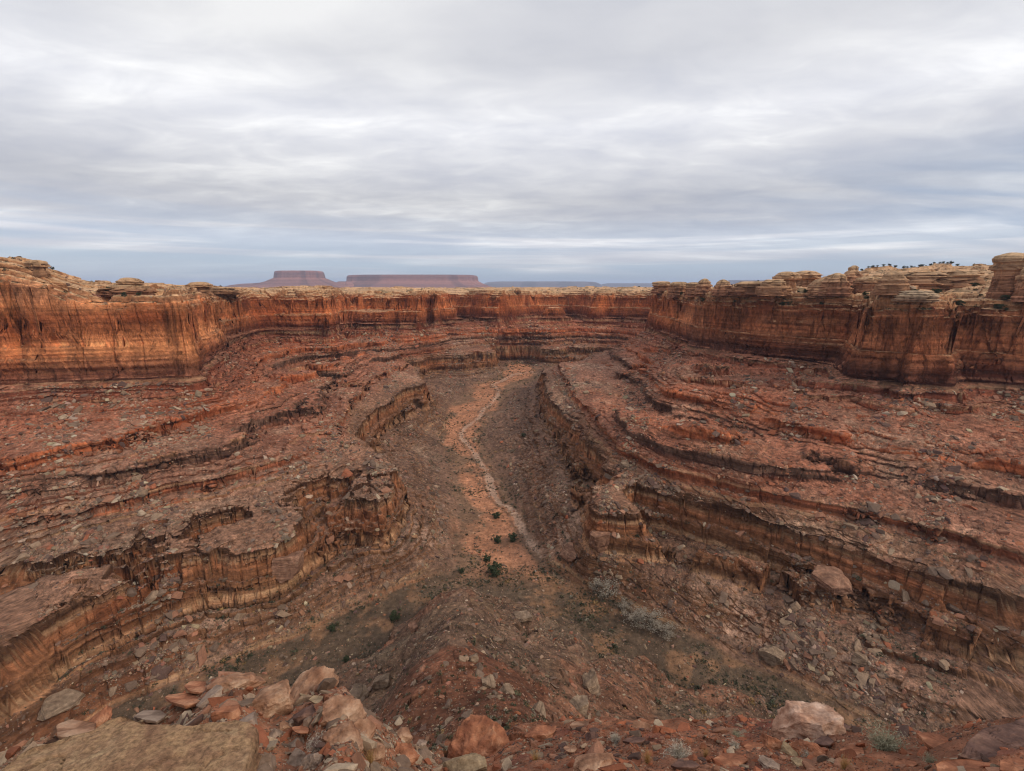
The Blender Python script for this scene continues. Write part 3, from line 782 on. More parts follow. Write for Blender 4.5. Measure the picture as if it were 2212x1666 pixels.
k = np.nonzero((TX[iy, ix] > 60) & (zl > -80) & ~prom)[0]; m_ = rng.random(len(k)) < 0.45; choice[k[m_]] = rng.choice([3, 4, 6, 2], m_.sum())
tcol = PAL[choice] * rng.uniform(0.72, 1.12, (NR, 1)) * (1 + rng.normal(0, .04, (NR, 3)))
GN = np.stack([NX[iy, ix], NY[iy, ix], NZ[iy, ix]], -1)
def rot_frames(n, N, tilt=0.5):
    a = rng.uniform(0, 2 * np.pi, n); up = N * 1.0; up = up + rng.normal(0, 0.22, (n, 3)) ; up /= np.linalg.norm(up, axis=1)[:, None]
    h = np.stack([np.cos(a), np.sin(a), np.zeros(n)], -1); X_ = h - (h * up).sum(1)[:, None] * up; X_ /= np.linalg.norm(X_, axis=1)[:, None]
    Y_ = np.cross(up, X_); return np.stack([X_, Y_, up], 2)              # columns
RF = rot_frames(NR, GN)
SC = np.stack([sz * rng.uniform(.9, 1.5, NR), sz * rng.uniform(.7, 1.1, NR), sz * rng.uniform(.35, .8, NR)], -1)
app = sz / dist
order = np.argsort(-app)
near_ok = np.ones(NR, bool)
big = order[:296]; rest = order[296:]
def merge_rocks(name, sel, variants, label, cat, mat, sink=0.25):
    Vs, Fs, Ts, off = [], [], [], 0
    var = rng.integers(0, len(variants), len(sel))
    for k, (vv, ff) in enumerate(variants):
        q = sel[var == k]
        if not len(q): continue
        P = np.einsum('nij,nvj->nvi', RF[q], vv[None] * SC[q][:, None]) + P0[q][:, None] + RF[q][:, None, :, 2] * (SC[q][:, 2] * (sink - 0.2))[:, None, None]
        f = ff[None] + (np.arange(len(q)) * len(vv))[:, None, None] + off
        Vs.append(P.reshape(-1, 3)); Fs.append(f.reshape(-1, 3)); Ts.append(np.repeat(tcol[q], len(vv), 0)); off += len(vv) * len(q)
    me = tri_mesh(name, np.concatenate(Vs), np.concatenate(Fs), np.concatenate(Ts), False, mat)
    o = bpy.data.objects.new(name, me); C.objects.link(o); return tag(o, label, cat, kind='stuff')
M_ROCK = rock_material('loose_block_stone', 0.5, (1.2, 0.5), None, 0.12, 0.22, 0.35)
v0 = [(rock_shape(100 + k, 0, 5, .6, .95, 0), ICO[0][1]) for k in range(10)]
v1 = [(rock_shape(130 + k, 1, 9, .55, .95, 0.03, 0.4), ICO[1][1]) for k in range(12)]
mid_sel = rest[:6000]; small_sel = rest[6000:]
merge_rocks('rock_debris', mid_sel, v1, 'broken sandstone blocks strewn over the canyon slopes', 'rocks', M_ROCK)
merge_rocks('stone_scatter', small_sel, v0, 'small pale and red stones covering the canyon slopes', 'stones', M_ROCK)
# the largest ones stand alone
ROCKN = {0: 'pale', 1: 'tan', 2: 'rust brown', 3: 'red', 4: 'dark', 5: 'grey', 6: 'grey brown'}
hi_mesh = {}
def block_mesh(var, ch):
    if (var, ch) not in hi_mesh:
        V = rock_shape(200 + var, 3, 13, .5, .92, 0.05, 0.5)
        hi_mesh[(var, ch)] = tri_mesh('boulder', V, ICO[3][1], np.tile(PAL[ch] * 0.92, (len(V), 1)), False, M_ROCK)
    return hi_mesh[(var, ch)]
from mathutils import Matrix
BIGS = []
for q in big:
    x, y, z = P0[q]; z -= HC
    if prom[q]: zone, cat_ = 'on the promontory slope', 'promontory'
    elif TS[iy[q], ix[q]] < 1.3: zone, cat_ = 'on the sandy canyon floor', 'floor'
    elif z < -97: zone, cat_ = ('on the left grey talus' if x < 0 else 'on the right grey talus'), 'talus'
    elif z < -80: zone, cat_ = ('on the left lower ledges' if x < 0 else 'on the right lower ledges'), 'ledges'
    else: zone, cat_ = ('below the left orange cliff' if x < 0 else 'below the dark right cliff'), 'slope'
    o = bpy.data.objects.new('boulder', block_mesh(int(rng.integers(0, 6)), int(choice[q]))); C.objects.link(o)
    Mx = Matrix([list(RF[q][0]) + [0], list(RF[q][1]) + [0], list(RF[q][2]) + [0], [0, 0, 0, 1]])
    o.matrix_world = Matrix.Translation(P0[q] + RF[q][:, 2] * SC[q][2] * 0.1) @ Mx @ Matrix.Diagonal(list(SC[q]) + [1])
    cn = ROCKN[int(choice[q])]
    tag(o, '', 'boulder', '%s blocks %s' % (cn, zone)); BIGS.append((o, cn, zone, float(TU[iy[q], ix[q]])))
ORD = ['leftmost', 'second from the left', 'third from the left', 'fourth from the left', 'fifth from the left', 'sixth from the left', 'seventh from the left', 'eighth from the left', 'ninth from the left', 'tenth from the left']
TEENS = ['eleventh', 'twelfth', 'thirteenth', 'fourteenth', 'fifteenth', 'sixteenth', 'seventeenth', 'eighteenth', 'nineteenth', 'twentieth']
def ordinal(i, n):
    if n == 1: return 'only'
    if i == n - 1: return 'rightmost'
    if i < 10: return ORD[i]
    if n - 1 - i < 10: return ORD[n - 1 - i].replace('left', 'right')
    k = i + 1
    if k <= 20: return TEENS[k - 11] + ' from the left'
    t_ = ['twenty', 'thirty', 'forty', 'fifty', 'sixty'][k // 10 - 2]; o1 = ['', 'first', 'second', 'third', 'fourth', 'fifth', 'sixth', 'seventh', 'eighth', 'ninth'][k % 10]
    return (t_ + ' ' + o1 if o1 else t_.replace('y', 'ieth')) + ' from the left'
gset = {}
for it in BIGS: gset.setdefault((it[1], it[2]), []).append(it)
for (cn, zone), its in gset.items():
    its.sort(key=lambda a: a[3])
    for i_, it in enumerate(its):
        lb_ = '%s %s block %s' % (ordinal(i_, len(its)), cn, zone)
        it[0]['label'] = lb_ if len(lb_.split()) <= 16 else ' '.join(lb_.split()[:16])
print('rocks', time.time() - T0)

# ------------------------------------------------------------------ vegetation
def leaf_material(name, c, var=0.35, rough=0.8):
    m = bpy.data.materials.new(name); m.use_nodes = True; t = NT(m.node_tree); b = m.node_tree.nodes['Principled BSDF']
    tc = t.node('ShaderNodeTexCoord').outputs['Object']
    n_ = t.noise(tc, 9.0, 4); k = t.maprange(n_, 0.3, 0.7, 1 - var, 1 + var)
    kc = t.node('ShaderNodeCombineXYZ'); [t.link(k, kc.inputs[i]) for i in range(3)]
    if c is None:
        a = t.node('ShaderNodeAttribute'); a.attribute_name = 'tint'; base = a.outputs['Color']
    else: base = c + (1,)
    t.link(t.mix(1.0, base, kc.outputs[0], 'MULTIPLY'), b.inputs['Base Color']); b.inputs['Roughness'].default_value = rough
    b.inputs['Specular IOR Level'].default_value = 0.1
    return m
def tuft(seed, nl, flat=0.8, leaf=0.16):
    g = np.random.default_rng(seed); cc_ = g.normal(size=(nl, 3)); cc_ /= np.linalg.norm(cc_, axis=1)[:, None]
    cc_ *= g.uniform(0.35, 1.0, (nl, 1)); cc_[:, 2] = np.abs(cc_[:, 2]) * flat
    a = g.normal(size=(nl, 3)); a /= np.linalg.norm(a, axis=1)[:, None]; b = np.cross(a, g.normal(size=(nl, 3))); b /= np.linalg.norm(b, axis=1)[:, None]
    V = np.stack([cc_ - a * leaf, cc_ + a * leaf * .6 + b * leaf, cc_ + a * leaf * .6 - b * leaf], 1).reshape(-1, 3)
    return V.astype(F32), np.arange(nl * 3, dtype=np.int32).reshape(-1, 3)
M_LEAF = leaf_material('scrub_foliage', None)
wv = np.zeros(TZ.shape, F32)
flo = (TS < 1.25) & (TN < .5)
sc_n = sst(-0.1, 0.3, fbm2(TX0, TY0, 14, 3, 901))
wv = np.where(flo, 0.25 + 1.4 * sc_n, wv); wv = np.where((TN < .5) & (TS >= 1.25) & (TS < 3.0), 0.10 + 0.2 * sc_n, wv)
wv = np.where(flo & (TY0 < 168), 2.0 * sc_n + .15, wv)
wv = np.where(TN > .5, 0.45 * sc_n + 0.1, wv)
wv = np.where((TS > 7.15) & (TX0 > 60) & (RG < 900), 0.7 * sc_n, wv); wv = np.where((TS > 7.15) & (TX0 <= 60) & (RG < 600), 0.15 * sc_n, wv)
inV = VIS & (TU > -60) & (TU < 2270) & (TV < 1700)
wv = wv * inV; NS = 7000
pk = rng.choice(wv.size, NS, replace=False, p=(wv / wv.sum()).ravel()); sy, sx = np.unravel_index(pk, TZ.shape)
SP = np.stack([TX[sy, sx], TY[sy, sx], TZ[sy, sx] + HC], -1); sd = TF[sy, sx]
ss = np.minimum(np.maximum(sd / 440 * 0.7 * (rng.pareto(2.2, NS) * .6 + 1), 0.22), 1.15 * rng.uniform(.6, 1.2, NS) + sd / 440 * .3)
SPAL = np.array([(.055,.06,.035),(.09,.085,.05),(.20,.175,.13),(.30,.19,.08),(.13,.12,.08)], F32)
sch = rng.choice(5, NS, p=(.45,.27,.08,.07,.13)); scol = SPAL[sch] * rng.uniform(.7, 1.2, (NS, 1))
Vs, Fs, Ts, off = [], [], [], 0
for k in range(6):
    vv, ff = tuft(300 + k, 26, 0.9, 0.26); q = np.nonzero(np.arange(NS) % 6 == k)[0]
    a = rng.uniform(0, 6.28, len(q)); ca, sa = np.cos(a), np.sin(a)
    X_ = vv[None, :, 0] * ca[:, None] - vv[None, :, 1] * sa[:, None]; Y_ = vv[None, :, 0] * sa[:, None] + vv[None, :, 1] * ca[:, None]
    P = np.stack([X_, Y_, np.repeat(vv[None, :, 2], len(q), 0)], -1) * ss[q][:, None, None] + SP[q][:, None]
    Vs.append(P.reshape(-1, 3)); Fs.append((ff[None] + (np.arange(len(q)) * len(vv))[:, None, None] + off).reshape(-1, 3)); Ts.append(np.repeat(scol[q], len(vv), 0)); off += len(vv) * len(q)
o = bpy.data.objects.new('desert_scrub', tri_mesh('desert_scrub', np.concatenate(Vs), np.concatenate(Fs), np.concatenate(Ts), False, M_LEAF)); C.objects.link(o)
tag(o, 'low dark desert scrub dotted over the canyon floor and slopes', 'scrub', kind='stuff')

def cyl_between(pts_, rad, sides=6):
    """tapered tube along points"""
    V, Fq = [], []
    pts_ = [np.array(p, float) for p in pts_]
    for i, p in enumerate(pts_):
        d = pts_[min(i + 1, len(pts_) - 1)] - pts_[max(i - 1, 0)]; d /= np.linalg.norm(d)
        a = np.cross(d, (0.3, 0.9, 0.1)); a /= np.linalg.norm(a); b = np.cross(d, a)
        for k in range(sides):
            t_ = 2 * math.pi * k / sides; V.append(p + (a * math.cos(t_) + b * math.sin(t_)) * rad[i])
    for i in range(len(pts_) - 1):
        for k in range(sides):
            k2 = (k + 1) % sides; Fq.append((i * sides + k, i * sides + k2, (i + 1) * sides + k2, (i + 1) * sides + k))
    return V, Fq
def quads(name, V, Fq, mat): return tri_mesh(name, np.array(V), np.array(Fq), None, True, mat)
M_BARK = rock_material('juniper_bark', 0.6, (6, 3), (.16, .12, .09), .2, .3, 0.05)
M_JUN = leaf_material('juniper_green', (.050, .060, .030)); M_GREYTW = leaf_material('bare_grey_twigs', (.30, .255, .20)); M_OCH = leaf_material('dry_ochre_grass', (.42, .27, .11))
def tree_meshes(seed, nl, leaf, kind):
    g = np.random.default_rng(seed); V, Fq, tips = [], [], []
    def add(p, r_):
        v, f = cyl_between(p, r_); o_ = len(V); V.extend(v); Fq.extend([tuple(i + o_ for i in q) for q in f])
    add([(0,0,-.1),(.02,.01,.25),(-.02,.03,.5)], [.07,.05,.035])
    for k in range(7):
        a = k * 2.4 + g.uniform(-.4, .4); h = g.uniform(.15, .5); e = np.array([math.cos(a) * g.uniform(.25,.42), math.sin(a) * g.uniform(.25,.42), h + g.uniform(.15,.42)])
        add([(0, .01, h * .8), (e[0] * .5, e[1] * .5, h + .08), e], [.03, .018, .006]); tips.append(e)
    cl = []
    for e in tips + [np.array((0, 0, .8)), np.array((.05, 0, .55)), np.array((.2, .1, .25)), np.array((-.2, -.1, .3)), np.array((.05, -.2, .2)), np.array((-.1, .22, .25))]:
        for _ in range(3): cl.append((e + g.normal(0, .10, 3), g.uniform(.13, .24)))
    per = nl // len(cl); L = []
    for c_, r_ in cl:
        v, _ = tuft(int(g.integers(1e6)), per, 1.0, leaf / r_); v = v.copy(); v[:, 2] -= 0.35
        L.append(v * r_ * np.array((1, 1, .85)) + c_)
    L = np.concatenate(L); return (V, Fq), L
def make_tree(name, seed, nl, leaf, mleaf):
    (V, Fq), L = tree_meshes(seed, nl, leaf, 0)
    return quads('trunk', V, Fq, M_BARK), tri_mesh('crown', L, np.arange(len(L), dtype=np.int32).reshape(-1, 3), None, False, mleaf)
TREES = [make_tree('j', 40 + k, 1500, .055, M_JUN) for k in range(4)]
def place_tree(u, v, hpx, label, cat='juniper tree', group=None, kind='juniper_tree', meshes=None, wide=1.0, hm=None):
    x, y, z, f = ground_at(u, v); h = hm or hpx * f / FPX
    e = empty(kind, (x, y, z + HC - 0.03), label, cat, group); e.scale = (h * wide, h * wide, h); e.rotation_euler = (0, 0, rng.uniform(0, 6.28))
    tr, cr = meshes or TREES[int(rng.integers(0, 4))]
    for nm, me in (('trunk', tr), ('crown', cr)):
        o = bpy.data.objects.new(nm, me); C.objects.link(o); o.parent = e
    return e
for u, v, h, lb in [(1070,1240,26,'largest dark green juniper standing alone in the orange wash'),
    (1052,1212,15,'small round juniper just behind the largest one in the wash'),
    (1075,1172,15,'dark juniper on the orange sand near the white boulder'),
    (1108,1168,17,'dark juniper beside the brown stream channel'),
    (1072,1120,14,'juniper among dark bushes further up the wash'),
    (852,1338,20,'dark bush on the grassy bank of the left side wash'),
    (718,1362,13,'small dark juniper low in the left side wash'),
    (748,1430,12,'lone dark bush on the shaded left flank of the promontory'),
    (998,1237,10,'slim dark juniper at the junction of the washes'),
    (1130,944,9,'tiny juniper on the grey slope right of the wash'),
    (236,632,10,'dark juniper on the left rim beside the small dome'),
    (268,640,9,'round juniper in front of the left rim dome'),
    (300,640,8,'third juniper of the left rim, right of the dome'),
    (113,580,6,'small juniper on the skyline right of the left knob')]:
    place_tree(u, v, h, lb, wide=1.15)
GT_ = [make_tree('g', 60 + k, 1500, .022, M_GREYTW) for k in range(2)]
for u, v, h, lb in [(1312,1285,44,'large bare grey tamarisk right of the wash junction'),(1288,1270,26,'smaller bare bush left of the large grey tamarisk'),
    (1372,1345,34,'bare grey bush in the right side wash, left one of the thicket'),(1408,1352,40,'tall bare grey bush in the middle of the right thicket'),
    (1440,1372,32,'bare grey bush at the lower end of the right thicket'),(1350,1318,24,'low grey bush between the tamarisk and the thicket')]:
    place_tree(u, v, h, lb, 'bare shrub', 'bare grey shrubs along the right side wash', 'bare_shrub', GT_[int(rng.integers(0, 2))], 1.35)
# trees along the skyline of the right rim
SKT, RIMT = [], []
k = 0
skyl = []
for u in list(range(1850, 2075, 11)) + [1880, 1935, 1990, 2052, 1705, 1750, 1640, 2190, 2205]:
    j = int(np.argmin(np.abs(CX + FPX * np.tan(COLS) / math.cos(TILT) * 1.0 - u) )) if False else None
    cu = u + rng.uniform(-4, 4)
    c = (np.abs(TU - cu) < 3) & VIS & (TV < 640) & (TS > 7.2) & (RG < 900)
    if not c.any(): continue
    ii = np.nonzero(c); b_ = np.argmin(TV[ii]); x, y, z, f = TX[ii][b_], TY[ii][b_], TZ[ii][b_], TF[ii][b_]
    h = rng.uniform(1.1, 2.4)
    e = empty('juniper_tree', (float(x), float(y), float(z) + HC - .05), 'small dark juniper in the row along the right rim skyline', 'juniper tree', 'junipers along the right rim skyline')
    SKT.append((e, cu)); e.scale = (h * 1.3, h * 1.3, h); e.rotation_euler = (0, 0, rng.uniform(0, 6.28)); tr, cr = TREES[int(rng.integers(0, 4))]
    for nm, me in (('trunk', tr), ('crown', cr)):
        o = bpy.data.objects.new(nm, me); C.objects.link(o); o.parent = e
ok = (TS > 7.12) & VIS & (TX0 > 60) & (RG < 500) & (TV > 590) & (TU > 1450) & (TU < 2212) & (NZ > 0.8)
ii = np.nonzero(ok)
if len(ii[0]):
    for q in rng.choice(len(ii[0]), 46, replace=False):
        x, y, z = (float(A_[ii][q]) for A_ in (TX, TY, TZ)); h = rng.uniform(1.2, 2.8)
        e = empty('juniper_tree', (x, y, z + HC - .05), 'dark bushy juniper on the layered tan rock above the right cliff', 'juniper tree', 'junipers among the slickrock of the right rim')
        RIMT.append((e, float(TU[ii][q]))); e.scale = (h * 1.4, h * 1.4, h); e.rotation_euler = (0, 0, rng.uniform(0, 6.28)); tr, cr = TREES[int(rng.integers(0, 4))]
        for nm, me in (('trunk', tr), ('crown', cr)):
            o = bpy.data.objects.new(nm, me); C.objects.link(o); o.parent = e
for lst, tx in ((SKT, 'juniper in the dark row along the right skyline'), (RIMT, 'juniper among the tan rocks above the right cliff')):
    lst.sort(key=lambda a: a[1])
    for i_, it in enumerate(lst): it[0]['label'] = '%s %s' % (ordinal(i_, len(lst)), tx)
print('veg', time.time() - T0)
#@@END_VEG

# ------------------------------------------------------------------ rock forms of the rims, buttes on the horizon
def loft_rock(name, rings, cols_, mat, seed, seg=72, bed=1.0, amp=0.06, joint=0.05, ground=0.0, rough=1.0):
    """rings: list of (height, radius_x, radius_y, dx); a closed layered rock form"""
    H = np.array([r_[0] for r_ in rings]); RX = np.array([r_[1] for r_ in rings]); RY = np.array([r_[2] for r_ in rings]); DX = np.array([r_[3] if len(r_) > 3 else 0 for r_ in rings])
    n = int(min(150, max(30, (H[-1] - H[0]) / bed * 5))); h = np.linspace(H[0], H[-1], n)
    rx = np.interp(h, H, RX); ry = np.interp(h, H, RY); dx = np.interp(h, H, DX); a = np.linspace(0, 2 * np.pi, seg, endpoint=False)
    ca, sa = np.cos(a), np.sin(a); e = 0.72; ca_ = np.sign(ca) * np.abs(ca) ** e; sa_ = np.sign(sa) * np.abs(sa) ** e
    m = float(RX.max())
    hh, aa = np.meshgrid(h, a, indexing='ij')
    px, py = np.cos(aa) * 2 + seed * 7, np.sin(aa) * 2
    pn = fbm2(px, py, 1.1, 3, seed) * 2.0; pj = fbm2(px, py, 0.45, 2, seed + 1, ridged=True)
    q = hh / bed + 0.25 * fbm2(px, py, 1.5, 2, seed + 2); i = np.floor(q); f = q - i; i = i.astype(np.int32)
    hb = hash2(i, i * 0 + seed, 3); hb2 = hash2(i + 1, i * 0 + seed, 3); bd = hb + (hb2 - hb) * sst(.7, 1, f) - .5 - 0.5 * (sst(0.12, 0, f) + sst(.88, 1, f)) * 0.8
    jb_ = hash2(np.floor(aa * 2.1 + fbm2(hh / bed / 5, aa * 0, 1.0, 2, seed) * 2).astype(np.int32), np.floor(hh / bed / 3.3).astype(np.int32) + seed, 9) - .5
    k = 1 + jb_ * 0.34 * rough + pn * amp * 2.2 - np.abs(pj) * joint + bd * amp * 2.0 * max(rough, .15) + fbm3(np.cos(aa) * rx[:, None], np.sin(aa) * ry[:, None], hh, m * 0.35, 3, seed) * amp
    X = ca_[None] * rx[:, None] * k + dx[:, None] + (hb - .5) * m * 0.035 * rough; Y = sa_[None] * ry[:, None] * k; Z = hh
    V = np.stack([X, Y, Z], -1).reshape(-1, 3); V = np.r_[V, [[dx[-1], 0, h[-1] + 0.15 * bed]]]
    F_ = []
    ii = np.arange(n * seg).reshape(n, seg); nx_ = np.roll(ii, -1, 1)
    q4 = np.stack([ii[:-1], nx_[:-1], nx_[1:], ii[1:]], -1).reshape(-1, 4)
    t3 = np.concatenate([q4[:, [0, 1, 2]], q4[:, [0, 2, 3]], np.stack([ii[-1], nx_[-1], np.full(seg, n * seg)], -1)])
    c0 = np.array([c for c in cols_], F32); zi = np.linspace(0, 1, len(c0)); fr = (hh - H[0]) / (H[-1] - H[0])
    T_ = np.stack([np.interp(fr, zi, c0[:, j]) for j in range(3)], -1) * (0.72 + .5 * hb)[..., None]
    vs = sst(0.05, 0.3, fbm3(np.cos(aa) * 3 + seed, np.sin(aa) * 3, hh / m, 0.6, 3, seed + 9, 3.0)); T_ = T_ * (1 - 0.35 * vs)[..., None]
    T_ = np.r_[T_.reshape(-1, 3), c0[-1:]]
    me = tri_mesh(name, V, t3, T_, True, mat)
    o = bpy.data.objects.new(name, me); C.objects.link(o); o.location = (0, 0, ground); return o

TANS = [(.34,.165,.09), (.41,.22,.12), (.50,.32,.185)]; REDS = [(.30,.13,.075), (.37,.18,.10), (.50,.33,.19)]
SHP = {
 'dome': [(0,1.0),(.25,.95),(.32,.80),(.5,.86),(.62,.70),(.8,.6),(.92,.38),(1,.12)],
 'cap': [(0,.9),(.3,.72),(.45,.66),(.5,.98),(.72,1.02),(.78,.86),(.92,.7),(1,.25)],
 'block': [(0,1.05),(.1,.95),(.45,.92),(.5,.86),(.55,.97),(.85,.93),(.95,.75),(1,.45)],
 'cone': [(0,1.1),(.2,1.0),(.35,.85),(.55,.62),(.7,.5),(.78,.34),(.9,.36),(1,.12)],
 'low': [(0,1.1),(.4,1.0),(.5,.85),(.8,.8),(1,.5)],
 'mushroom': [(0,.86),(.12,.82),(.3,.70),(.52,.66),(.60,.70),(.63,.95),(.70,.98),(.74,.78),(.78,.80),(.80,1.06),(.86,1.12),(.92,.95),(.97,.55),(1,.2)]}
def rim_rock(u, vb, vt, w, shp, seed, name, label, cat, group=None, cols_=None, depth=1.0, skirt=1.5):
    x, y, z, f = ground_at(u, vb, top=True); px = f / FPX
    # height from the photograph's top line at this distance
    X_, dy, dz = ray(u, vt); tt_ = math.hypot(x, y) / math.hypot(X_, dy); zt = dz * tt_
    h = max(zt - z, 1.2); rx = w * px / 2
    rings = [(-skirt - 1.0, rx * 1.08, rx * depth * 1.08)] + [(a * h, b * rx, b * rx * depth) for a, b in SHP[shp]]
    o = loft_rock(name, rings, cols_ or TANS, M_RIM, seed, 84, max(0.45, h / (21 if shp == 'mushroom' else 14)), 0.06, 0.10)
    o.location = (x, y, z + HC); o.rotation_euler = (0, 0, -math.atan2(x, y))
    return tag(o, label, cat, group)
M_RIM = rock_material('tan_layered_sandstone', 0.7, (1.2, 0.5), None, 0.25, 0.2, 0.5)
RIM = [
 (2162,645,547,58,'mushroom','mushroom_rock','tall mushroom rock with a wide layered cap on the right rim','rock tower',REDS),
 (2216,640,576,40,'block','rock_outcrop','red layered block cut by the right frame edge beside the mushroom rock','rock outcrop',REDS),
 (1697,622,587,46,'cap','rock_dome','tan flat capped dome, left one of the pair on the right rim','rock dome',TANS),
 (1737,620,585,48,'cap','rock_dome','tan flat capped dome, right one of the pair on the right rim','rock dome',TANS),
 (1804,628,590,56,'dome','rock_dome','broad red brown dome left of the knobbed cone on the right rim','rock dome',REDS),
 (1838,622,574,52,'cone','rock_dome','cone shaped dome topped by a small knob, highest of the right dome group','rock dome',REDS),
 (1872,628,598,46,'block','rock_dome','squat red rock block right of the knobbed cone','rock dome',REDS),
 (1926,626,586,60,'dome','rock_dome','wide pale dome right of the squat red block','rock dome',TANS),
 (1990,622,588,90,'low','rock_outcrop','long low layered tan shelf under the skyline junipers','rock outcrop',TANS),
 (2062,620,587,80,'low','rock_outcrop','layered tan shelf just left of the mushroom rock','rock outcrop',TANS),
 (2095,606,584,40,'cap','rock_dome','small capped tan knob between the shelf and the mushroom rock','rock dome',TANS),
 (1425,640,608,36,'block','rock_outcrop','square cliff top block at the left end of the right rim','rock outcrop',REDS),
 (1462,640,609,40,'block','rock_outcrop','square cliff top block second from the left end of the right rim','rock outcrop',REDS),
 (1496,638,610,30,'block','rock_outcrop','narrow cliff top block beside the rounded knob','rock outcrop',REDS),
 (1520,636,602,34,'dome','rock_dome','rounded brown knob standing alone on the right rim','rock dome',REDS),
 (1561,634,604,38,'dome','rock_dome','second rounded knob, left of the blue gap in the right rim','rock dome',REDS),
 (1624,632,608,80,'low','rock_outcrop','low wide reddish shelf in front of the distant blue mesa','rock outcrop',REDS),
 (1668,636,604,60,'low','rock_outcrop','low shelf at the foot of the pair of capped domes','rock outcrop',TANS),
 (1770,634,602,50,'dome','rock_outcrop','small tan hump between the capped pair and the broad dome','rock outcrop',TANS),
 (1978,646,628,62,'low','rock_slab','pale tilted slab lying at the lip of the right cliff','rock slab',[(.36,.22,.14),(.44,.30,.19),(.50,.36,.24)]),
 (84,592,562,40,'cap','rock_dome','round orange knob on top of the left wall','rock dome',TANS),
 (281,642,616,78,'low','rock_outcrop','wide red pedestal under the flat capped dome of the left rim','rock outcrop',REDS),
 (281,636,600,46,'cap','rock_dome','flat capped dome standing alone on the left rim','rock dome',TANS),
 (433,634,609,42,'cap','rock_dome','tan knob on the left rim nearest to the distant butte','rock dome',TANS),
 (480,636,621,60,'low','rock_outcrop','low tan ledge right of the left rim knob','rock outcrop',TANS),
 (1117,633,621,13,'cone','rock_dome','tiny pale spire on the far rim at the centre','rock dome',TANS),
]
for i, (u, vb, vt, w_, sh, nm, lb, ct, cc_) in enumerate(RIM):
    rim_rock(u, vb, vt, w_, sh, 1000 + i * 7, nm, lb, ct, None, cc_)

M_FAR = rock_material('distant_red_sandstone', 0.5, (0.012, 0.006), None, 0.2, 0.15, 40.0)
FARC = [(.26,.105,.08), (.30,.12,.085), (.34,.14,.095), (.27,.11,.08)]
def far_form(name, u0, u1, Y, prof, seed, label, cat, depth=0.5, cols_=FARC, group=None, e=60.0):
    """prof: (v, widening in px at that height); plan is an irregular oblong, real size at its distance"""
    uc = (u0 + u1) / 2; X_, dy, _ = ray(uc, 612); k = Y / dy; px = k / FPX; wx = (u1 - u0) / 2 * px
    rings = []
    for v, add in prof:
        dz = (619.0 - v) * px * 0.955; rings.append((dz, wx + add * px, wx * depth + add * px))
    o = loft_rock(name, rings, cols_, M_FAR, seed, 220, (rings[-1][0] - rings[0][0]) / 16, 0.010, 0.05, rough=0.0)
    o.location = (X_ * k, Y, HC); return tag(o, label, cat, group)
far_form('butte', 599, 699, 9000, [(628,90),(622,62),(614,38),(609,20),(602,5),(601,2),(590,0),(586,-2),(585,-8)], 41, 'flat topped red butte standing alone on the horizon', 'butte', 0.7)
far_form('mesa', 752, 1034, 9800, [(628,60),(621,34),(614,14),(609,4),(607,1),(598,0),(595,-3),(594,-10)], 43, 'long flat red mesa on the horizon right of the butte', 'mesa', 0.35)
far_form('mesa_bench', 728, 760, 9300, [(626,30),(616,8),(611,0),(608,-4)], 44, 'low dark shoulder at the left foot of the long mesa', 'mesa', 0.8)
far_form('plateau_ridge', 500, 770, 9400, [(630,60),(622,20),(616,0),(613,-20),(611,-60)], 45, 'low purple ridge spreading under the butte', 'ridge', 0.3)
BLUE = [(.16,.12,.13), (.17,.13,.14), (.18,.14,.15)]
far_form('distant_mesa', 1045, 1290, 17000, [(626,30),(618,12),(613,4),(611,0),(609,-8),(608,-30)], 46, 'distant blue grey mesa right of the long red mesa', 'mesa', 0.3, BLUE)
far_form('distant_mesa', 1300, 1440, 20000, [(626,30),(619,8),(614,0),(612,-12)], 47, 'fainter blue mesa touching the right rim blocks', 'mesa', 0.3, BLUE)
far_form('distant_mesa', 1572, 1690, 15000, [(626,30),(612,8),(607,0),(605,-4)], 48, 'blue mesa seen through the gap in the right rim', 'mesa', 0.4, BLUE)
for i, (u0, u1, Y, vt) in enumerate([(600,720,5200,620),(700,900,5600,621),(880,1010,4700,622),(1005,1050,4200,620.5),(1080,1230,5600,621),(1250,1420,5200,621.5),(420,560,5000,621)]):
    far_form('low_butte', u0, u1, Y, [(632,10),(626,3),(624,0),(vt + 1,-1),(vt,-4)], 60 + i, ['low dark butte below the flat topped butte','long low broken bench before the red mesa','low red bench under the right end of the long mesa','small dark block butte at the right foot of the long mesa','low bench before the distant blue mesa','low bench beside the right rim blocks','low red bench left of the flat topped butte'][i], 'butte', 0.4)
print('far', time.time() - T0)

# ------------------------------------------------------------------ rocks of the foreground, each one its own
M_SLAB = rock_material('lichened_tan_slab', 1.0, (55.0, 4.0), [(.34,(.19,.10,.06)),(.44,(.27,.155,.088)),(.50,(.34,.21,.115)),(.56,(.28,.165,.095)),(.66,(.37,.245,.14))], 0.0, 0.5, 0.015, lnb=0.0)
M_PINK = rock_material('pink_white_sandstone', 0.8, (9.0, 4.0), [(.32,(.20,.092,.055)),(.46,(.29,.15,.09)),(.60,(.37,.225,.145)),(.76,(.50,.38,.28))], 0.10, 0.4, 0.03)
M_REDR = rock_material('rust_red_sandstone', 0.8, (9.0, 5.0), [(.34,(.24,.09,.05)),(.52,(.34,.14,.075)),(.68,(.46,.24,.14))], 0.25, 0.28, 0.03)
M_DARK = rock_material('dark_varnished_stone', 0.7, (10.0, 6.0), [(.35,(.10,.055,.045)),(.55,(.155,.085,.065)),(.72,(.22,.13,.09))], 0.15, 0.25, 0.02)
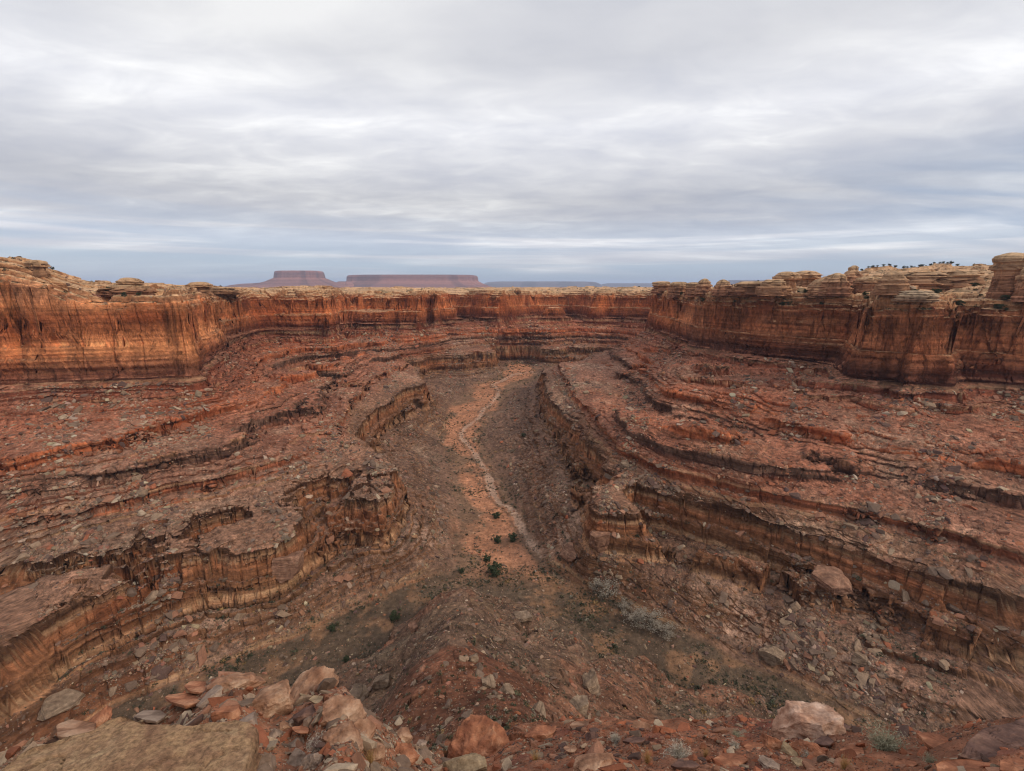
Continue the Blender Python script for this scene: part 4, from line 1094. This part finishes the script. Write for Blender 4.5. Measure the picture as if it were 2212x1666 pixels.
M_GREY = rock_material('grey_brown_cobble', 0.7, (16.0, 6.0), [(.35,(.20,.135,.10)),(.6,(.32,.23,.175)),(.75,(.42,.32,.25))], 0.12, 0.28, 0.015)
M_OLIV = rock_material('olive_tan_stone', 0.7, (14.0, 6.0), [(.35,(.25,.17,.10)),(.6,(.34,.24,.145)),(.75,(.42,.32,.205))], 0.12, 0.28, 0.015)
M_PALE = rock_material('pale_pink_sandstone', 0.8, (9.0, 4.0), [(.34,(.30,.145,.09)),(.46,(.40,.23,.155)),(.58,(.49,.32,.235)),(.74,(.58,.45,.36))], 0.10, 0.35, 0.03)
def make_slab(pts_, plane, thick, mat, name, label, seed=0, sc=1.0, closed_step=9):
    """a flat stone: its outline laid on a tilted plane, with real thickness; plane = (z0, slope): z = z0 + slope * y"""
    top = []
    for u, v in densify(pts_ + [pts_[0]], closed_step)[:-1]:
        x, dy, dz = ray(u, v); t = plane[0] / (dz - plane[1] * dy); top.append((x * t, dy * t, dz * t))
    top = np.array(top); c_ = top.mean(0); n = len(top)
    V = []
    K = 40 if sc > .6 else 14
    top[:, :2] += np.stack([fbm2(top[:, 0] * 9 + seed, top[:, 1] * 9, 1.0, 3, s_) for s_ in (1, 2)], 1) * 0.014 * sc
    for i in range(K):
        f = (i / (K - 1)) ** 0.8; V.append(c_[None] + (top - c_) * f)
    for dz, sh in [(-.02, 1.006), (-.1, 1.016), (-.22, 1.004), (-.36, 1.02), (-.5, .985), (-.66, 1.0), (-.85, .96), (-1, .88)]:
        r_ = c_[None] + (top - c_) * sh; r_ = r_.copy(); r_[:, 2] += dz * thick; V.append(r_)
    L = len(V); V = np.concatenate(V); s_ = seed * 3.7
    rel = (0.020 * fbm2(V[:, 0] + s_, V[:, 1], .35, 4, 77) + 0.006 * fbm2(V[:, 0] + s_, V[:, 1], .04, 3, 79)) * sc
    crk = np.abs(fbm2(V[:, 0] + s_, V[:, 1], .5 * sc, 3, 83)); rel = rel - 0.016 * sc * np.exp(-(crk / .012) ** 2)
    lay = np.floor(fbm2(V[:, 0] + s_, V[:, 1], .5 * sc, 3, 85) * 6) * 0.006 * sc
    m = np.zeros(len(V)); m[:K * n] = 1; V[:, 2] += (rel + lay) * m
    e = V[K * n:]; g1 = fbm3(e[:, 0] + s_, e[:, 1], e[:, 2] * 3, .1, 2, 5); g2 = fbm3(e[:, 0] + s_, e[:, 1], e[:, 2] * 3, .1, 2, 6)
    V[K * n:, 0] += 0.012 * sc * g1; V[K * n:, 1] += 0.012 * sc * g2
    ii = np.arange(L * n).reshape(L, n); nx_ = np.roll(ii, -1, 1); q = np.stack([ii[:-1], ii[1:], nx_[1:], nx_[:-1]], -1).reshape(-1, 4)
    V[:, 2] += HC; b = V.mean(0)
    o = bpy.data.objects.new(name, tri_mesh(name, V - b, q, None, True, mat)); C.objects.link(o); o.location = b
    return tag(o, label, 'rock slab')
make_slab([(-60,1730),(-20,1690),(10,1663),(40,1634),(70,1612),(147,1589),(210,1572),(238,1553),(262,1550),(287,1557),(350,1567),(402,1571),(450,1562),(511,1554),(534,1562),(553,1575),(548,1600),(541,1631),(531,1652),(522,1680),(515,1740),(490,1800),(200,1820)],
          (-1.52, -0.20), .22, M_SLAB, 'rock_slab', 'large flat tan lichen stained slab filling the lower left corner')
def plate(pts_, mat, name, label, seed, slope=-0.45, thick=None, lift=0.02):
    u0 = sum(p[0] for p in pts_) / len(pts_); v0 = sum(p[1] for p in pts_) / len(pts_); w_ = max(p[0] for p in pts_) - min(p[0] for p in pts_)
    x, y, z, f = ground_at(min(u0, 2215), min(v0, 1668), True); th_ = thick or max(.012, .12 * w_ * f / FPX); z = z + lift + th_ * .6
    return make_slab(pts_, (z - slope * y, slope), th_, mat, name, label, seed, min(1, w_ * f / FPX), 6 if w_ > 90 else 4)
plate([(2071,1631),(2086,1608),(2103,1592),(2134,1573),(2180,1564),(2212,1554),(2262,1565),(2290,1600),(2260,1640),(2170,1654),(2124,1643),(2089,1635)], M_DARK, 'rock_slab', 'large dark brown slab in the lower right corner', 5, -.35, .07, .05)
plate([(1980,1583),(2005,1581),(2040,1590),(2070,1606),(2078,1620),(2062,1630),(2020,1618),(1998,1603)], M_REDR, 'rock_slab', 'rust red slab left of the large dark slab', 6, -.45, .035, .03)
plate([(2022,1650),(2050,1640),(2100,1640),(2142,1650),(2150,1672),(2090,1690),(2030,1680)], M_REDR, 'rock_slab', 'maroon slab at the bottom edge below the dark slab', 7)
#  u, v (centre), width px, height px, depth ratio, roundness (cuts), material, name, label
FGR = [
 (507,1462,112,62,.8,'r',M_PINK,'boulder','rounded pink boulder on the back crest of the left rock heap'),
 (512,1474,24,18,1,'r',M_GREY,'cobble','small grey cobble stuck on the rounded pink boulder'),
 (574,1506,118,92,.7,'r',M_PINK,'boulder','lumpy pink and white boulder right of the rounded pink one'),
 (664,1482,138,70,.7,'r',M_PINK,'boulder','broad pale conglomerate boulder at the top right of the heap'),
 (735,1516,96,80,.8,'r',M_PINK,'boulder','rounded orange pink boulder at the right shoulder of the heap'),
 (784,1562,60,84,.9,'r',M_PINK,'boulder','upright orange boulder dropping off the right side of the heap'),
 (673,1500,64,26,.7,'s',M_OLIV,'flat_stone','yellow tan flat stone lying on the broad pale boulder'),
 (690,1510,44,20,.7,'s',M_OLIV,'flat_stone','lower of the two yellow tan stones on the broad pale boulder'),
 (660,1541,46,40,.8,'a',M_DARK,'boulder','dark grey boulder with a shadow under it in the heap'),
 (493,1532,58,58,.8,'a',M_REDR,'boulder','maroon boulder in the middle of the left heap'),
 (459,1504,52,38,.8,'a',M_GREY,'boulder','purple brown angular boulder left of the maroon one'),
 (330,1546,74,28,.8,'s',M_GREY,'flat_stone','grey purple flat stone behind the tan slab'),
 (161,1573,100,42,.6,'s',M_PINK,'flat_stone','long pink flat rock behind the left end of the tan slab'),
 (206,1546,64,34,.8,'a',M_REDR,'boulder','maroon block behind the long pink flat rock'),
 (216,1556,26,20,1,'r',M_DARK,'cobble','small dark stone between the pink flat rock and the slab'),
 (400,1510,80,30,.7,'s',M_REDR,'flat_stone','red tilted plate above the back edge of the tan slab'),
 (430,1484,70,26,.7,'s',M_REDR,'flat_stone','red layered plate under the rounded pink boulder'),
 (380,1534,50,20,.7,'s',M_PINK,'flat_stone','pale thin plate right of the grey purple stone'),
 (530,1565,50,46,.9,'a',M_GREY,'boulder','brown block touching the right corner of the tan slab'),
 (570,1640,42,80,.8,'a',M_GREY,'boulder','tall brown splinter right of the tan slab'),
 (645,1632,56,58,.9,'r',M_GREY,'boulder','left half of the big split grey brown boulder'),
 (682,1634,62,56,.9,'r',M_GREY,'boulder','right half of the big split grey brown boulder'),
 (592,1582,34,28,.9,'a',M_GREY,'cobble','angular grey cobble above the split boulder'),
 (640,1602,36,24,.9,'r',M_GREY,'cobble','rounded cobble just above the split boulder'),
 (690,1594,24,20,.9,'r',M_GREY,'cobble','small cobble above the right half of the split boulder'),
 (674,1606,26,16,.9,'r',M_GREY,'cobble','flat cobble wedged behind the split boulder'),
 (650,1576,40,18,.8,'s',M_REDR,'flat_stone','orange pointed flake lying in the heap gravel'),
 (613,1566,26,22,.9,'r',M_PINK,'cobble','pale cobble below the dark grey boulder'),
 (634,1556,28,20,.9,'r',M_GREY,'cobble','brown cobble left of the dark grey boulder'),
 (735,1582,92,70,.8,'r',M_PINK,'boulder','white and pink knobbly boulder low on the right of the heap'),
 (800,1608,60,60,.8,'r',M_PINK,'boulder','pink gravel crusted boulder below the upright orange one'),
 (868,1620,78,60,.8,'r',M_REDR,'boulder','orange red boulder at the bottom of the heap'),
 (1036,1600,142,104,.8,'r',M_REDR,'boulder','big rounded red boulder with a pale rim near the bottom centre'),
 (1002,1650,96,58,.8,'a',M_OLIV,'boulder','greenish tan angular block at the bottom edge in the centre'),
 (868,1580,52,32,.8,'r',M_PINK,'boulder','whitish boulder on the red slope left of the big rounded one'),
 (930,1562,34,18,.8,'r',M_GREY,'cobble','pale elongated stone behind the whitish boulder'),
 (1170,1586,74,36,.7,'a',M_REDR,'boulder','leaning brown red block on the crest right of the rounded boulder'),
 (1262,1566,72,24,.7,'s',M_PINK,'flat_stone','orange pale flat rock on the central crest'),
 (1281,1588,30,26,.9,'a',M_DARK,'boulder','small dark block below the orange pale flat rock'),
 (1232,1616,30,16,.9,'s',M_PINK,'flat_stone','small white plate in the red gravel'),
 (1285,1648,96,28,.8,'r',M_PINK,'boulder','pale pink rounded rock low in the red gravel'),
 (1372,1598,54,16,.8,'s',M_DARK,'flat_stone','brown plate in the red gravel right of the crest'),
 (1748,1556,142,104,.8,'R',M_PALE,'boulder','large pink white boulder with a flat top at the right'),
 (1800,1572,92,34,.7,'s',M_DARK,'rock_slab','dark layered slab leaning on the large pink white boulder'),
 (1740,1612,66,48,.8,'r',M_REDR,'boulder','round orange boulder under the large pink white one'),
 (1668,1600,50,34,.8,'r',M_REDR,'boulder','orange boulder left of the large pink white one'),
 (1702,1618,32,26,1,'r',M_OLIV,'cobble','olive grey cobble in front of the large pink white boulder'),
 (1630,1612,46,24,.8,'s',M_REDR,'flat_stone','orange slab left of the olive cobble'),
 (1842,1622,54,32,.8,'s',M_REDR,'flat_stone','red brown plate below the dark leaning slab'),
 (1780,1600,44,22,.8,'s',M_DARK,'flat_stone','dark plate under the dark leaning slab'),
 (1904,1586,52,30,.9,'r',M_PINK,'boulder','pale pink boulder behind the grey bush'),
 (1578,1644,84,36,.8,'s',M_REDR,'rock_slab','red brown slab at the bottom edge right of centre'),
 (1660,1650,46,24,.8,'r',M_GREY,'cobble','grey brown stone at the bottom edge left of the ochre grass'),
 (1725,1648,34,20,.9,'r',M_OLIV,'cobble','tan rounded stone at the bottom edge below the orange boulder'),
 (2190,1652,70,34,.8,'s',M_REDR,'rock_slab','reddish stone in the bottom right corner'),
 (1955,1650,60,22,.8,'s',M_REDR,'flat_stone','thin red flake stack right of the ochre grass'),
 (1480,1650,60,24,.8,'s',M_DARK,'rock_slab','dark red stone at the bottom edge under the grey tuft'),
 (1385,1574,44,20,.8,'a',M_PINK,'boulder','pale broken rock on the crest left of the grey tuft'),
]
occ = []
for i, (u, v, wp, hp, dr, kd, mt, nm, lb) in enumerate(FGR):
    if kd in 'sS':
        g_ = np.random.default_rng(i + 70); na = int(g_.integers(6, 9)); aa_ = np.sort(np.linspace(0, 2 * np.pi, na, endpoint=False) + g_.uniform(-.28, .28, na)); rr2 = g_.uniform(.8, 1.12, na)
        P_ = plate([(u + math.cos(a_) * wp / 2 * r2, v + math.sin(a_) * hp / 2 * r2) for a_, r2 in zip(aa_, rr2)], mt, nm, lb, i + 11, -.55 + g_.normal() * .12, None, .03)
        P_['category'] = nm.replace('_', ' '); continue
    u_, v_ = u, v + hp * 0.30
    x, y, z, f = ground_at(u_, v_, True); px = f / FPX; hw = wp * px / 2; hh_ = hp * px / 2 * (1.0 if u < 900 else 1.15)
    sub = 5 if wp > 60 else 4
    if kd in 'rR': V = rock_shape(500 + i, sub, 16, .66, 1.0, 0.10, 0.0 if kd == 'r' else 0.5, 0.55)
    elif kd == 'a': V = rock_shape(500 + i, sub, 15, .5, .9, 0.05, 0.5, .7)
    else: V = rock_shape(500 + i, sub, 11, .62, .98, 0.05, 0.9, .7)
    if wp > 25:
        hgt_ = fbm3(V[:, 0] + i, V[:, 1], V[:, 2], 0.16, 3, 31); V = V * (1 + 0.05 * hgt_[:, None] + 0.03 * fbm3(V[:, 0] + i, V[:, 1], V[:, 2], 0.07, 2, 33)[:, None])
    if kd in 'sS':                                       # split along the bedding
        fz = V[:, 2] * 3.5; V[:, :2] *= (1 + 0.10 * (hash2(np.floor(fz).astype(np.int32), np.full(len(V), i), 3) - .5))[:, None]
    ext = V.max(0) - V.min(0); V = (V - (V.max(0) + V.min(0)) / 2) / (ext / 2)
    S_ = np.array([hw, hw * dr, max(hh_, 0.012)])
    if kd in 'sS': S_ = np.array([hw, hw * 0.8, max(hh_ * 0.55, .012)])
    me = tri_mesh(nm, V * S_, ICO[sub][1], None, True, mt)
    o = bpy.data.objects.new(nm, me); C.objects.link(o); g_ = np.random.default_rng(i)
    tl = 0.16 if kd not in 'sS' else 0.0
    o.rotation_euler = ((-0.35 if kd not in 'sS' else -0.62) + g_.normal() * 0.1, g_.normal() * tl, -math.atan2(x, y) + g_.uniform(-.3, .3))
    o.location = (x, y, z + HC + S_[2] * (-0.22 if u < 900 and wp > 55 else 0.0)); tag(o, lb, nm.replace('_', ' '))
# larger blocks on the promontory and under the ledges, placed one by one
M_BLK = rock_material('fallen_block_stone', 0.7, (1.0, 0.8), [(.35,(.19,.125,.085)),(.6,(.26,.18,.12)),(.75,(.33,.24,.165))], 0.40, 0.25, 0.25)
M_BLR = rock_material('fallen_red_block_stone', 0.7, (1.0, 0.8), [(.35,(.20,.10,.065)),(.6,(.28,.15,.095)),(.75,(.36,.22,.145))], 0.40, 0.25, 0.25)
for i, (u, v, wp, hp, mt, lb) in enumerate([
 (1277,1474,52,44,M_BLK,'largest brown block on the right flank of the promontory'),
 (1056,1472,38,30,M_BLK,'angular tan block at the edge of the red slab on the promontory'),
 (1096,1490,30,20,M_BLK,'tan block just right of the angular one by the red slab'),
 (826,1470,44,34,M_BLK,'square grey tan block split from the left edge of the red slab'),
 (775,1502,52,38,M_BLK,'square block lower on the left edge of the red slab'),
 (893,1356,26,24,M_BLR,'dark red overhanging block near the nose of the promontory'),
 (1076,1380,22,20,M_BLK,'orange tan boulder under the small ledge of the promontory'),
 (1130,1332,42,16,M_BLK,'pale tilted rock pile on the green grey slope'),
 (1150,1445,34,18,M_BLR,'flat pinkish block on the promontory right flank'),
 (1250,1525,54,22,M_BLK,'long tan slab with a dark gap under it near the foreground crest'),
 (1165,1530,40,24,M_BLK,'tan block at the foot of the rubble chute'),
 (1020,1420,30,20,M_BLK,'brown block in the middle of the promontory rubble'),
 (1292,1160,56,52,M_BLR,'huge leaning rounded block below the right lower ledge'),
 (1232,1192,44,26,M_BLR,'pinkish block beside the bare wash bank on the right'),
 (1668,1412,52,38,M_BLK,'broad weathered grey boulder on the right talus'),
 (1855,1420,34,26,M_BLK,'grey block in the middle of the right talus'),
 (1800,1250,84,40,M_BLR,'massive layered block jutting from the right lower ledge'),
 (118,1516,88,22,M_BLK,'long green grey slab on the left bottom talus'),
 (1350,1000,22,14,M_BLK,'pale block perched on the right middle ledge'),
 (622,1215,60,60,M_BLR,'great rounded block detached from the left lower ledge'),
 (1076,1164,10,9,M_BLK,'small white boulder on the orange sand between the junipers')]):
    x, y, z, f = ground_at(u, v + hp * .3); px = f / FPX
    V = rock_shape(900 + i, 4, 18, .5, .92, 0.08, 0.8, .5); ext = V.max(0) - V.min(0); V = (V - (V.max(0) + V.min(0)) / 2) / (ext / 2)
    S_ = np.array([wp * px / 2, wp * px / 2 * .85, hp * px / 2 * 1.1])
    o = bpy.data.objects.new('fallen_block', tri_mesh('fallen_block', V * S_, ICO[4][1], None, False, mt)); C.objects.link(o)
    o.location = (x, y, z + HC + S_[2] * .35); o.rotation_euler = (rng.normal() * .12, rng.normal() * .12, rng.uniform(0, 3)); tag(o, lb, 'boulder')
# loose stones of the foreground
NF = 36000
fin = FVIS & (FU > -60) & (FU < 2270) & (FV < 1720) & (FZ > -9)
c1 = sst(-0.4, 0.35, fbm2(FX, FY, .7, 3, 811)) + .25
wf = (fin * c1).astype(float)
pk = rng.choice(wf.size, NF, replace=False, p=(wf / wf.sum()).ravel()); iy, ix = np.unravel_index(pk, wf.shape)
P0 = np.stack([FX[iy, ix], FY[iy, ix], FZ[iy, ix] + HC], -1); dist = FF[iy, ix]
sz = np.minimum(dist / 440 * 0.8 * (rng.pareto(1.8, NF) * .8 + 1), .13 * rng.uniform(.4, 1, NF)) * np.where(FX[iy, ix] < -.3, .75, .55)
GN = np.stack([fnx[iy, ix], fny[iy, ix], fnz[iy, ix]], -1); RF = rot_frames(NF, GN)
SC = np.stack([sz * rng.uniform(.9, 1.6, NF), sz * rng.uniform(.7, 1.2, NF), sz * rng.uniform(.3, .75, NF)], -1)
leftish = (FX[iy, ix] < -0.3)
ch = np.where(leftish, rng.choice(7, NF, p=(.20,.22,.2,.10,.08,.10,.10)), rng.choice(7, NF, p=(.06,.10,.26,.34,.16,.04,.04)))
tcol = PAL[ch] * rng.uniform(.6, 1.1, (NF, 1))
M_PEB = rock_material('loose_gravel', 0.5, (20.0, 8.0), None, 0.1, 0.2, 0.01)
merge_rocks('gravel', np.arange(NF), v1, 'red and tan gravel covering the near ground', 'gravel', M_PEB, 0.15)
# dry plants of the foreground
def bush_mesh(seed, kind, n):
    g = np.random.default_rng(seed); V, Fq = [], []
    for _ in range(n):
        a = g.uniform(0, 6.28); ln_ = g.uniform(.55, 1.0); sp = g.uniform(0.1, 1.15) if kind != 'grass' else g.uniform(0, .55)
        d = np.array([math.cos(a) * math.sin(sp), math.sin(a) * math.sin(sp), math.cos(sp)]); p = np.array([g.normal() * .06, g.normal() * .06, 0.])
        w_ = .010 if kind != 'grass' else .008; side = np.cross(d, g.normal(size=3)); side /= np.linalg.norm(side); bend = g.normal(0, .18, 3)
        prev = None
        for s_ in np.linspace(0, 1, 5):
            c_ = p + d * ln_ * s_ + bend * s_ * s_; i0 = len(V); ww = w_ * (1 - .7 * s_); V.append(c_ - side * ww); V.append(c_ + side * ww)
            if prev is not None: Fq.append((prev, prev + 1, i0 + 1, i0))
            prev = i0
            if kind != 'grass' and s_ > .3:
                for _t in range(3):
                    o_ = g.normal(0, .09, 3); j = len(V); e_ = c_ + o_; q_ = np.cross(o_, g.normal(size=3)); q_ /= np.linalg.norm(q_) + 1e-6
                    V += [c_ - q_ * .005, c_ + q_ * .005, e_ + q_ * .009, e_ - q_ * .009]; Fq.append((j, j + 1, j + 2, j + 3))
    return quads('bush', V, Fq, {'grass': M_OCHF, 'grey': M_GRYF, 'sage': M_SAGE}[kind])
M_OCHF = leaf_material('ochre_grass_blades', (.46, .30, .13)); M_GRYF = leaf_material('grey_dry_twigs', (.42, .37, .30)); M_SAGE = leaf_material('sage_grey_green', (.30, .28, .19))
BM = {k: [bush_mesh(5 + j, k, 170) for j in range(2)] for k in ('grass', 'grey', 'sage')}
for u, v, wp, kd, lb in [(1910,1618,84,'sage','large grey green sage bush in front of the pale pink boulder'),
 (1465,1636,60,'grey','grey dry tuft at the bottom edge right of centre'),(1398,1645,44,'grass','ochre grass tuft left of the grey dry tuft'),
 (1158,1646,40,'grass','ochre grass tuft in the red gravel near the centre'),(1522,1634,34,'grass','small ochre grass tuft right of the grey dry tuft'),
 (1823,1662,46,'grass','yellow grass tuft at the bottom edge below the red brown plate'),(1585,1614,30,'grey','small grey twig tuft above the red brown slab'),
 (1744,1636,30,'grey','grey twigs under the round orange boulder'),(690,1616,50,'grey','wispy grey grass above the split boulder'),
 (782,1604,32,'grey','dry grass tuft between the pink boulders of the heap'),(800,1648,50,'grass','yellowish grass tuft low in the heap'),
 (2010,1648,34,'sage','little sage tuft beside the maroon slab'),(1590,1592,26,'sage','small sage tuft on the right crest'),
 (1330,1600,30,'grey','grey twig tuft in the middle of the red gravel')]:
    x, y, z, f = ground_at(u, v, True); s_ = wp * f / FPX * .62
    o = bpy.data.objects.new({'grass': 'grass_tuft', 'grey': 'dry_shrub', 'sage': 'sagebrush'}[kd], BM[kd][int(rng.integers(0, 2))]); C.objects.link(o)
    o.location = (x, y, z + HC - .01); o.scale = (s_, s_, s_ * (.9 if kd != 'grass' else 1.3)); o.rotation_euler = (0, 0, rng.uniform(0, 6)); tag(o, lb, 'grass tuft' if kd == 'grass' else 'bush')

# ------------------------------------------------------------------ the air
def haze():
    x0, x1, y0, y1, z0, z1 = -32000, 32000, -400, 34000, -40, HC + 380
    V = [(x, y, z) for z in (z0, z1) for y in (y0, y1) for x in (x0, x1)]
    me = bpy.data.meshes.new('haze'); me.from_pydata(V, [], [(0,2,3,1),(4,5,7,6),(0,1,5,4),(2,6,7,3),(0,4,6,2),(1,3,7,5)])
    m = bpy.data.materials.new('air'); m.use_nodes = True; t = NT(m.node_tree); t.n.clear()
    out = t.node('ShaderNodeOutputMaterial'); p = t.node('ShaderNodeVolumePrincipled')
    p.inputs['Color'].default_value = (.62, .74, 1.0, 1); p.inputs['Density'].default_value = HAZE
    t.link(p.outputs[0], out.inputs['Volume']); me.materials.append(m)
    o = bpy.data.objects.new('haze', me); C.objects.link(o); tag(o, 'thin bluish air over the far country', 'haze', kind='stuff')
HAZE = 5e-5
haze()
print('all', time.time() - T0)
